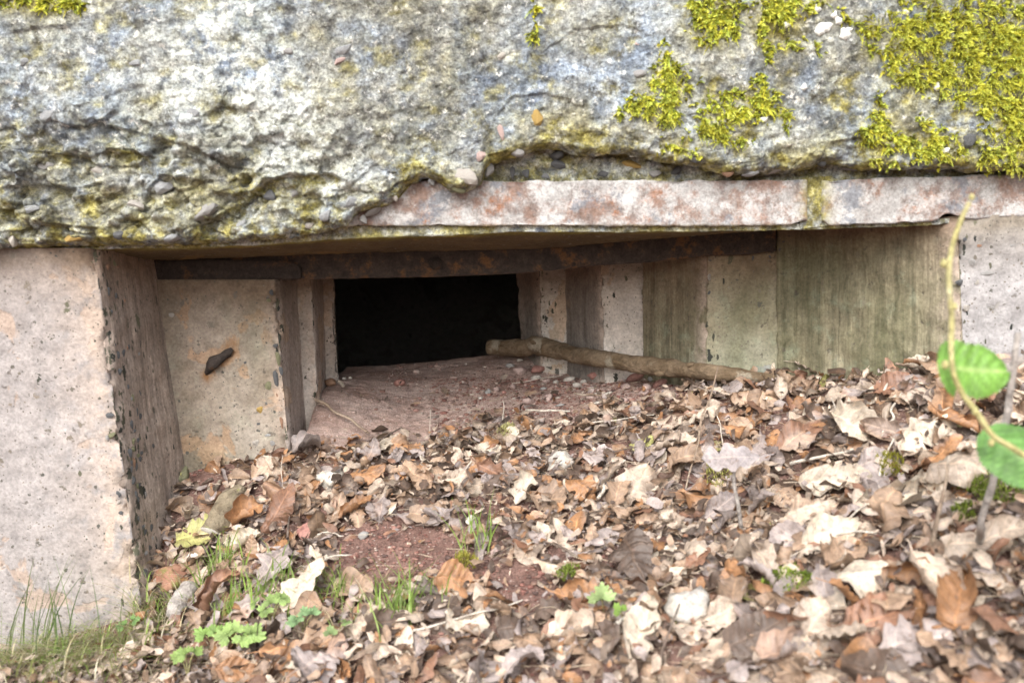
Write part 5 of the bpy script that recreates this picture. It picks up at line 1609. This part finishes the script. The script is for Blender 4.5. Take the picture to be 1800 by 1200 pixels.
# ------------------------------------------------------------------ moss on the lintel
def moss_patch(ells, n, label, seed, ln=(0.006, 0.013), bright=0.95):
    r = np.random.default_rng(seed)
    Vs, Fs, Cs = [], [], []
    b0 = 0
    wts = np.array([e_[2] * e_[3] for e_ in ells], float)
    wts /= wts.sum()
    for k in range(int(n * 1.7)):
        cx, cy, rx, ry = ells[r.choice(len(ells), p=wts)]
        a, q_ = r.uniform(0, 6.28), min(r.random() ** 0.6 * (1 + .25 * abs(r.normal())), 1.6)
        px, py = cx + rx * q_ * math.cos(a) * (1 + .25 * math.sin(3 * a + seed)), cy + ry * q_ * math.sin(a) * (1 + .25 * math.cos(2 * a + seed))
        if float(fbm(np.array([[px / 22.0, py / 22.0, seed]]), 2)[0]) < (0.03 if n > 3000 else -0.01) + 0.22 * max(q_ - .6, 0) + r.normal() * 0.07:
            continue
        p = lintel_at(px, py)
        d = np.array([r.normal() * .6, -0.55, r.normal() * .6 - 0.05])
        d /= np.linalg.norm(d)
        L = r.uniform(*ln) * (1.25 - 0.4 * q_) * r.choice([.7, 1.0, 1.5])
        side = np.cross(d, r.normal(size=3))
        side /= np.linalg.norm(side) + 1e-9
        base = np.array([0.11, 0.095, 0.02])
        clump = 0.55 + 1.1 * max(0.0, 0.5 + 1.6 * float(fbm(np.array([[px / 13.0, py / 13.0, seed + 5.0]]), 2)[0]))
        bb_ = bright * r.random()
        tipc = (np.array([0.62, 0.56, 0.06]) * (1 - bb_) + np.array([0.60, 0.76, 0.16]) * bb_) * r.uniform(.75, 1.25) * min(clump, 1.4) * 1.12
        # a bent shoot with pairs of tiny leaves
        m = 7
        for j in range(m):
            t = (j + 0.4) / m
            c = p + d * L * t + np.array([0, 0, -0.35 * L * t * t])
            w_ = 0.0016 * (1.15 - 0.7 * t)
            for sg in (-1, 1):
                rot = r.uniform(-.5, .5)
                s2 = side * math.cos(rot) + np.cross(d, side) * math.sin(rot)
                tipp = c + sg * s2 * w_ * 1.9 + d * w_ * 1.3
                o_ = np.cross(s2, d) * w_ * 0.55
                Vs += [c - d * w_ * .7 + o_, c + d * w_ * .7 - o_, tipp + d * w_ * .8]
                Fs.append((b0, b0 + 1, b0 + 2))
                b0 += 3
                cc = base * (1 - t) + tipc * t
                Cs += [cc, cc, tipc * (0.7 + .5 * t)]
    return add('moss_patch', mk('moss_patch', np.array(Vs), np.array(Fs), M['moss'], attrs={'Col': np.clip(np.array(Cs), 0.01, 0.8)}, smooth=False), cat='moss', label=label, group='moss tufts on the lintel')


moss_patch([(1250, 15, 38, 30), (1262, 55, 40, 30), (1230, 20, 22, 30)], 900, 'bushy yellow moss tuft at the top of the lintel, leftmost of the top row', 1)
moss_patch([(1370, 25, 42, 26), (1340, 50, 18, 40), (1395, 10, 40, 14), (1345, 95, 10, 22)], 700, 'ragged moss tuft at the top of the lintel beside the white lichen', 2)
moss_patch([(1168, 130, 18, 40), (1180, 165, 32, 36), (1150, 180, 30, 24), (1172, 210, 16, 24)], 950, 'tall upright yellow moss tuft, leftmost of the mid height tufts', 3)
moss_patch([(1112, 190, 14, 14), (1085, 195, 10, 8)], 130, 'tiny moss tuft left of the tall upright one', 4)
moss_patch([(1290, 185, 48, 26), (1335, 160, 18, 34), (1348, 180, 20, 22), (1310, 200, 30, 18)], 850, 'broad moss tuft in the centre of the right half of the lintel', 5)
moss_patch([(1250, 225, 34, 26), (1280, 240, 30, 16), (1190, 265, 30, 10), (1235, 210, 16, 20)], 620, 'moss tuft hanging below the broad one above the steel plate', 6)
moss_patch([(1385, 215, 10, 14), (1375, 200, 8, 8)], 90, 'tiny moss tuft right of the broad one', 7)
moss_patch([(1542, 215, 14, 38), (1535, 240, 28, 16)], 480, 'pointed moss tuft above the mossy joint of the plates', 8)
moss_patch([(1575, 262, 36, 20), (1620, 245, 44, 26), (1650, 270, 30, 14), (1560, 285, 30, 8)], 800, 'moss along the broken edge right of the pointed tuft', 9)
moss_patch([(1530, 60, 30, 22), (1575, 95, 38, 34), (1620, 40, 60, 44), (1650, 120, 40, 50), (1700, 60, 60, 70), (1750, 120, 60, 90), (1790, 60, 50, 80), (1600, 130, 40, 24), (1780, 210, 50, 60), (1740, 270, 70, 22), (1700, 170, 30, 20), (1820, 150, 40, 150)], 7000, 'big shaggy carpet of moss covering the right end of the lintel', 10, ln=(0.008, 0.018), bright=0.8)
moss_patch([(80, 6, 65, 13), (130, 12, 26, 9), (30, 4, 30, 10)], 420, 'bright moss tuft at the top left of the lintel', 11, bright=0.9)
moss_patch([(842, 280, 0.1, 0.1), (940, 20, 10, 16), (945, 45, 8, 20), (935, 65, 8, 10)], 90, 'wispy thin moss streak at the top middle of the lintel', 12)
moss_patch([(1810, 300, 60, 14), (1480, 25, 14, 24), (1395, 80, 30, 12), (1425, 90, 14, 12)], 220, 'sparse moss specks between the white lichen spots', 13)


# moss cushion on the ground at the right
def ground_moss(px, py, rx, ry, n, label, seed, col=((0.10, 0.14, 0.02), (0.22, 0.27, 0.05))):
    r = np.random.default_rng(seed)
    Vs, Fs, Cs = [], [], []
    b0 = 0
    c0 = hit(px, py)
    sc_ = c0[1] / F
    for k in range(n):
        a, q_ = r.uniform(0, 6.28), r.random() ** 0.5
        x, y = c0[0] + rx * sc_ * 1.25 * q_ * math.cos(a) * (1 + .3 * math.sin(3 * a + seed)), c0[1] + ry * sc_ * 2.0 * q_ * math.sin(a) * (1 + .3 * math.cos(2 * a + seed))
        z = float(surf(x, y)) + 0.010 * (1 - q_ * q_) + 0.014 + 0.006 * r.random()
        d = np.array([r.normal() * .5, r.normal() * .5 - .3, 1.0])
        d /= np.linalg.norm(d)
        s_ = np.cross(d, r.normal(size=3))
        s_ /= np.linalg.norm(s_)
        L = r.uniform(.004, .009)
        Vs += [(x, y, z) - s_ * .0012, (x, y, z) + s_ * .0012, (x, y, z) + d * L]
        Fs.append((b0, b0 + 1, b0 + 2))
        b0 += 3
        t = r.random()
        cc = np.array(col[0]) * (1 - t) + np.array(col[1]) * t
        Cs += [cc * .6, cc * .6, cc * 1.3]
    return add('moss_cushion', mk('moss_cushion', np.array(Vs), np.array(Fs), M['moss'], attrs={'Col': np.array(Cs)}, smooth=False), cat='moss', label=label)


ground_moss(1760, 865, 58, 34, 2200, 'dark green moss cushion under the sapling at the right edge', 1)
ground_moss(815, 1012, 18, 12, 380, 'small yellow green moss tuft at the edge of the bare soil', 2, ((0.24, 0.22, 0.04), (0.5, 0.46, 0.10)))
ground_moss(1260, 850, 20, 12, 350, 'pale yellow moss tuft left of the stalked grey leaf', 3, ((0.3, 0.3, 0.08), (0.55, 0.52, 0.18)))
ground_moss(1380, 1045, 36, 16, 550, 'bright green moss tuft in the right foreground', 4, ((0.14, 0.22, 0.03), (0.34, 0.42, 0.08)))
ground_moss(892, 775, 12, 12, 260, 'pale wispy moss at the foot of the thin upright stem', 5, ((0.4, 0.38, 0.15), (0.6, 0.56, 0.28)))
ground_moss(1000, 1030, 16, 10, 260, 'green moss tuft beside the smaller patch of bare soil', 6, ((0.14, 0.2, 0.03), (0.30, 0.36, 0.08)))
ground_moss(1695, 925, 16, 10, 200, 'small dark moss tuft in front of the big cushion', 7)
ground_moss(1560, 838, 16, 20, 300, 'olive moss beside the flat mauve leaf', 8, ((0.2, 0.2, 0.02), (0.36, 0.34, 0.06)))


# ------------------------------------------------------------------ grass
def grass_tuft(px, py, spread, n, L, label, seed, cols, lean=0.5, thing=True, w=0.0012, bias=(0, 0)):
    r = np.random.default_rng(seed)
    c0 = hit(px, py)
    Vs, Fs, Cs = [], [], []
    b0 = 0
    for k in range(n):
        x, y = c0[0] + r.normal() * spread, c0[1] + r.normal() * spread * .8
        if not bool(inside(np.array(x), np.array(y), 0.004)):
            continue
        p = np.array([x, y, float(surf(x, y)) - 0.003])
        a = r.uniform(0, 6.28)
        d = np.array([math.cos(a), math.sin(a) * .6, 0]) * r.uniform(.2, 1) * lean + np.array([bias[0], bias[1], 0])
        ln_ = L * r.uniform(.55, 1.1)
        t = np.linspace(0, 1, 7)
        c = p + np.array([0, 0, 1]) * (ln_ * (t - 0.30 * lean * t ** 2.2))[:, None] + d * (ln_ * t ** 1.7)[:, None]
        if c[:, 1].max() > 1.345 and (x < -0.6 or x > .7):
            c[:, 1] = np.minimum(c[:, 1], 1.35 - 0.004 * r.random())
        sd_ = np.array([-d[1], d[0], 0]) + np.array([.5, 0, 0]) * 1e-2
        sd_ = sd_ / (np.linalg.norm(sd_) + 1e-9) * .6 + np.array([.7, 0, 0])
        sd_ /= np.linalg.norm(sd_)
        w_ = w * r.uniform(.6, 1.2) * (1 - 0.9 * t ** 2)
        V = np.stack([c - sd_ * w_[:, None], c + np.array([0, .4, .3]) * w_[:, None], c + sd_ * w_[:, None]], 1)
        i = np.arange(21).reshape(7, 3)
        Fs.append(np.concatenate([np.stack([i[:-1, q_], i[:-1, q_ + 1], i[1:, q_ + 1], i[1:, q_]], -1) for q_ in (0, 1)]) + b0)
        b0 += 21
        Vs.append(V.reshape(-1, 3))
        cc = np.array(cols[r.integers(len(cols))]) * r.uniform(.8, 1.2)
        cg = np.repeat((cc[None] * (1 - .3 * (1 - t[:, None])) + np.array([.35, .33, .2]) * .35 * (1 - t[:, None]) ** 2), 3, 0)
        Cs.append(cg)
    me = mk('grass_tuft', np.concatenate(Vs), np.concatenate(Fs), M['grass'], attrs={'Col': np.concatenate(Cs)})
    return add('grass_tuft', me, label=label, cat='grass', group='grass tufts', kind=None if thing else 'stuff')


GG = [(0.25, 0.40, 0.07), (0.33, 0.50, 0.10), (0.40, 0.55, 0.18)]
GD = [(0.10, 0.17, 0.06), (0.13, 0.21, 0.08), (0.19, 0.26, 0.10)]
DRY = [(0.56, 0.49, 0.30), (0.62, 0.57, 0.42), (0.45, 0.39, 0.22), (0.34, 0.38, 0.13)]
grass_tuft(80, 1150, 0.055, 60, 0.19, 'tall dark green grass against the foot of the pale pier, bottom left', 1, GD, 0.5, w=0.0013, thing=False)
grass_tuft(110, 1168, 0.085, 1300, 0.09, 'low matted straw coloured grass in the bottom left corner', 2, DRY + DRY[:2] + GG[:2], 1.4, w=0.0012, thing=False)
grass_tuft(228, 1115, 0.04, 190, 0.075, 'short green and straw grass at the corner of the pale pier', 3, GG + DRY[:2], 1.1)
grass_tuft(395, 1010, 0.018, 22, 0.095, 'bright green blades beside the mossy log', 4, GG, 0.8, w=0.0018)
grass_tuft(415, 1085, 0.016, 22, 0.09, 'upright bright grass behind the green seedlings', 5, GG, 0.4, w=0.0016)
grass_tuft(700, 1100, 0.016, 30, 0.11, 'fan of bright grass in front of the bare soil', 6, GG, 0.7, w=0.0018)
grass_tuft(760, 1060, 0.035, 26, 0.085, 'scattered thin blades across the bare soil', 7, GG + DRY[:1], 1.0, thing=False)
grass_tuft(848, 965, 0.014, 20, 0.095, 'small grass tuft on the far right of the bare soil', 8, GG, 0.5, w=0.0017)
grass_tuft(590, 1055, 0.026, 34, 0.09, 'low grass left of the bare soil', 9, GG, 1.0)
grass_tuft(810, 890, 0.012, 6, 0.03, 'few tiny blades among leaves above the bare soil', 10, GG, 1.2)
grass_tuft(1440, 1060, 0.02, 16, 0.035, 'short straw and green blades in the right foreground', 11, GG + DRY, 1.2)
grass_tuft(320, 1165, 0.045, 110, 0.055, 'straw coloured grass in front of the scaly grey stick', 12, DRY, 1.6, w=0.0009)


grass_tuft(470, 1060, 0.026, 40, 0.10, 'bright arching grass between the log and the bare soil', 13, GG, 0.9, w=0.0017)
grass_tuft(360, 1040, 0.024, 34, 0.09, 'bright grass beside the mossy red stone', 14, GG + DRY[:1], 0.9, w=0.0016)
grass_tuft(640, 1095, 0.026, 34, 0.095, 'green and straw blades at the lower edge of the bare soil', 15, GG + DRY[:2], 1.0, w=0.0016)
grass_tuft(560, 1030, 0.016, 16, 0.07, 'thin pale blades on the left edge of the bare soil', 16, GG + DRY, 1.0, w=0.0013)

# ------------------------------------------------------------------ green seedlings with cut leaves
def lobed_leaflet(rad, r, col):
    Vs, Ts, Qs, Cs = [], [], [], []
    b0 = 0
    for an, sc_ in ((0, 1.0), (1.25, .8), (-1.25, .8)):
        th = np.linspace(-2.9, 2.9, 43)
        rr = rad * 0.52 * sc_ * (0.72 + 0.28 * np.cos(th)) * (1 + 0.17 * np.cos(th * 7.5) * np.cos(th * .5) ** 2)
        ring = np.stack([rr * np.cos(th) + rad * 0.42 * sc_, rr * np.sin(th) * .92, 0.10 * rr * np.cos(th * 7.5) + r.uniform(-.05, .08) * rad], -1)
        base_ = np.zeros((1, 3))
        mid = ring * np.array([.55, .55, .2]) + np.array([.05 * rad, 0, .06 * rad])
        V = np.concatenate([base_, mid, ring])
        ca, sa = math.cos(an), math.sin(an)
        V = np.stack([V[:, 0] * ca - V[:, 1] * sa, V[:, 0] * sa + V[:, 1] * ca, V[:, 2] + .001 * abs(an)], -1)
        n_ = len(th)
        Ts += [(b0, b0 + 1 + k, b0 + 2 + k) for k in range(n_ - 1)]
        Qs += [(b0 + 1 + k, b0 + 1 + n_ + k, b0 + 2 + n_ + k, b0 + 2 + k) for k in range(n_ - 1)]
        c = np.array(col) * r.uniform(.75, 1.15)
        Cs.append(np.concatenate([c[None] * .7, np.tile(c * .9, (n_, 1)), np.tile(c * 1.1, (n_, 1))]))
        Vs.append(V)
        b0 += len(V)
    return mk('leaflet', np.concatenate(Vs), [np.array(Ts), np.array(Qs)], M['green'], attrs={'Col': np.concatenate(Cs)}, smooth=True)


def seedling(px, py, leaves, label, seed, col=(0.26, 0.42, 0.12)):
    col = np.array(col) * np.array([1.05, 0.88, 0.95])
    r = np.random.default_rng(seed)
    b_ = hit(px, py)
    o = bpy.data.objects.new('seedling', None)
    o.location = b_
    COL.objects.link(o)
    o['label'], o['category'], o['group'] = label, 'seedling', 'green seedlings in the litter'
    for (qx, qy, rp) in leaves:
        Y = b_[1] - r.uniform(.0, .02)
        tp_ = U(qx, qy, Y)
        tp_[2] = max(tp_[2], float(surf(tp_[0], tp_[1])) + 0.036)
        rel_ = tp_ - b_
        tube('stalk', [np.zeros(3), rel_ * .5 + np.array([0, 0, .006]), rel_], [0.0011, 0.001, 0.0008], M['stem'], o, seg=5, samples=3, loc=(0, 0, 0))
        n_ = np.array([r.normal() * .2, -0.55 + r.normal() * .2, .8])
        R_ = rot_to(n_, np.array([qx - px + r.normal() * 8, 5 + r.normal() * 5, -(qy - py)]) + 1e-3)
        add('leaflet', lobed_leaflet(rp * 1.5 * b_[1] / F, r, col), o, mw=xf_(R_, rel_, (1, 1, 1)))


seedling(378, 1148, [(362, 1135, 17), (392, 1122, 15), (378, 1112, 12)], 'lobed green seedling leftmost of the cluster', 1, (0.24, 0.44, 0.11))
seedling(425, 1150, [(405, 1165, 20), (415, 1125, 17), (438, 1150, 18), (445, 1178, 21), (430, 1195, 18)], 'largest bright green lobed seedling, bottom of the cluster', 2, (0.30, 0.50, 0.15))
seedling(478, 1095, [(452, 1082, 12), (478, 1068, 15), (492, 1088, 15), (470, 1105, 14), (500, 1105, 12)], 'lobed green seedling below the bright upright grass', 3, (0.24, 0.40, 0.12))
seedling(535, 1115, [(520, 1100, 13), (538, 1098, 13), (550, 1122, 15), (525, 1130, 14)], 'bluish green seedling beside the long cream leaf', 4, (0.20, 0.37, 0.16))
seedling(330, 1190, [(318, 1180, 14), (342, 1178, 15), (330, 1195, 15)], 'lobed green seedling at the bottom edge left of the largest one', 8, (0.26, 0.44, 0.12))
seedling(590, 1140, [(582, 1126, 12), (604, 1132, 12)], 'small dull green seedling right of the long cream leaf', 9, (0.20, 0.33, 0.12))
seedling(1062, 1085, [(1058, 1062, 24)], 'single pale green cut leaf left of the large pale stone', 5, (0.33, 0.52, 0.20))
seedling(1098, 1110, [(1092, 1108, 13)], 'tiny green leaf below the single cut leaf', 6, (0.22, 0.42, 0.07))
seedling(228, 1128, [(220, 1126, 11), (236, 1132, 10)], 'two small round green leaves at the corner of the pale pier', 7, (0.16, 0.33, 0.09))

# ------------------------------------------------------------------ sapling at the right
sp0 = bpy.data.objects.new('sapling', None)
base = hit(1860, 900)
sp0.location = base
COL.objects.link(sp0)
sp0['label'] = 'young sapling with yellow stem and two round green leaves at the right edge'
sp0['category'] = 'sapling'
SY_ = 0.84
SPX = [(1704, 356, .86, 6), (1690, 385, .86, 6), (1676, 425, .86, 6.5), (1668, 470, .855, 7), (1669, 515, .85, 7), (1673, 560, .85, 7), (1672, 610, .845, 7), (1676, 655, .84, 7), (1692, 692, .84, 7.5), (1715, 722, .835, 8), (1745, 765, .83, 7.5), (1785, 790, .825, 8), (1830, 830, .82, 8.5)]
pp = [U(a, b_, y) - base for a, b_, y, r in SPX] + [np.array([0.0, 0, -0.02])]
sapst = tube('stem', pp, [r * 0.68 * y / F for a, b_, y, r in SPX] + [0.0045], M['stem'], sp0, seg=10, wob=0.05, samples=6, loc=(0, 0, 0))
for (a, b_, y, r, dx, dz) in [(1664, 466, .853, 10, -.003, .002), (1668, 642, .84, 10, -.004, .001), (1674, 540, .848, 8, .002, .001), (1748, 772, .83, 9, -.003, -.003), (1714, 722, .834, 10, .0, .0), (1706, 352, .86, 8, .001, .003)]:
    V, Fc = rock(900 + int(a), 2, flat=(1, 1, 1.35), amp=0.15, cuts=0)
    add('bud', mk('bud', V * r * y / F * .62, Fc, M['stem']), sapst, loc=U(a, b_, y) - base + np.array([dx, 0, dz]))


def sap_leaf(px0, py0, px1, py1, Y, W, nrm, col, seed):
    r = np.random.default_rng(seed)
    a, b_ = U(px0, py0, Y), U(px1, py1, Y - 0.01)
    L = np.linalg.norm(b_ - a)
    nu, nv = 41, 13
    V, uv = leaf_geom('round', L, W, nu, nv, r, kv=-8, kq=4, ku=-6, wav=.10, corr=.0010, petiole=False, fold=.12)
    # toothed margin
    tooth = 1 + 0.05 * np.where(np.arange(V.shape[0]) % 2, 1, -1)
    V[:, 0, 1] *= tooth
    V[:, -1, 1] *= tooth
    R = rot_to(np.array(nrm, float), b_ - a)
    cc = np.tile(np.array(col), (len(uv), 1)) * (1 + .55 * np.sin(uv[:, :1] * 24 - np.abs(uv[:, 1:2] - .5) * 13) ** 14) * (1 - .25 * np.abs(uv[:, 1:2] - .5) * 2 * np.sin(uv[:, :1] * 9) ** 2)
    rib = np.exp(-((uv[:, 1:2] - .5) / .03) ** 2)
    cc = cc * (1 - rib * .5) + np.array([.45, .55, .22]) * rib * .5
    add('leaf', mk('leaf', V, quads(*V.shape[:2]), M['green'], uv=uv, attrs={'Col': cc}), sp0, mw=xf_(R, (a + b_) / 2 - base, (1, 1, 1)))


sap_leaf(1643, 646, 1776, 652, .865, 0.064, (0.05, -0.93, 0.35), (0.17, 0.335, 0.06), 1)
sap_leaf(1748, 740, 1850, 880, .845, 0.060, (-0.15, -0.85, 0.5), (0.13, 0.27, 0.07), 2)
# lichened grey twig behind it
gtw = [(1724, 930, .97, 7), (1727, 905, .96, 6), (1745, 850, .95, 6.5), (1757, 790, .945, 5.5), (1769, 735, .94, 7), (1776, 690, .94, 6.5), (1782, 640, .935, 6), (1790, 585, .93, 5)]
hb = hit(1722, 960)
tube('grey_twig', [hb] + [U(a, b_, y) for a, b_, y, r in gtw], [.0045] + [r * y / F for a, b_, y, r in gtw], M['bark_grey'], seg=8, wob=.25, samples=5, label='grey lichen covered twig standing behind the sapling leaves', cat='twig')
g2 = [U(1764, 660, .94), U(1785, 640, .935), U(1805, 628, .93), U(1850, 600, .92)]
tube('grey_twig', g2, [.003, .0045, .004, .003], M['bark_grey'], seg=7, wob=.25, samples=4, label='short grey twig crossing the taller one at the right edge', cat='twig')

# snail shell near the mossy stone
hs_ = hit(341, 992)
t = np.linspace(0, 1, 40)
ang = t * 2 * np.pi * 2.6
rad_ = 0.0065 * (1 - t) + 0.0004
cen = np.stack([rad_ * np.cos(ang), -0.0045 * t, rad_ * np.sin(ang)], -1) + hs_ + np.array([0, 0, .012])
tube('snail_shell', cen, 0.0048 * (1 - t) + 0.0006, M['snail'], seg=8, samples=1, label='small pale snail shell beside the mossy red stone', cat='snail shell')

# ------------------------------------------------------------------ labels for the things registered above
groups = {}
for o, desc, p in THINGS:
    k = int(np.argmin([np.linalg.norm(p - q_) for _, q_ in LAND]))
    groups.setdefault((desc, k), []).append((np.linalg.norm(p - LAND[k][1]), o))
for (desc, k), lst in groups.items():
    lst.sort(key=lambda a: a[0])
    for i, (d_, o) in enumerate(lst):
        ph = LAND[k][0]
        if len(lst) == 1:
            o['label'] = f'{desc} lying near {ph}'
        else:
            o['label'] = f'{desc}, {ORD[min(i, 15)]} of its kind to {ph}'
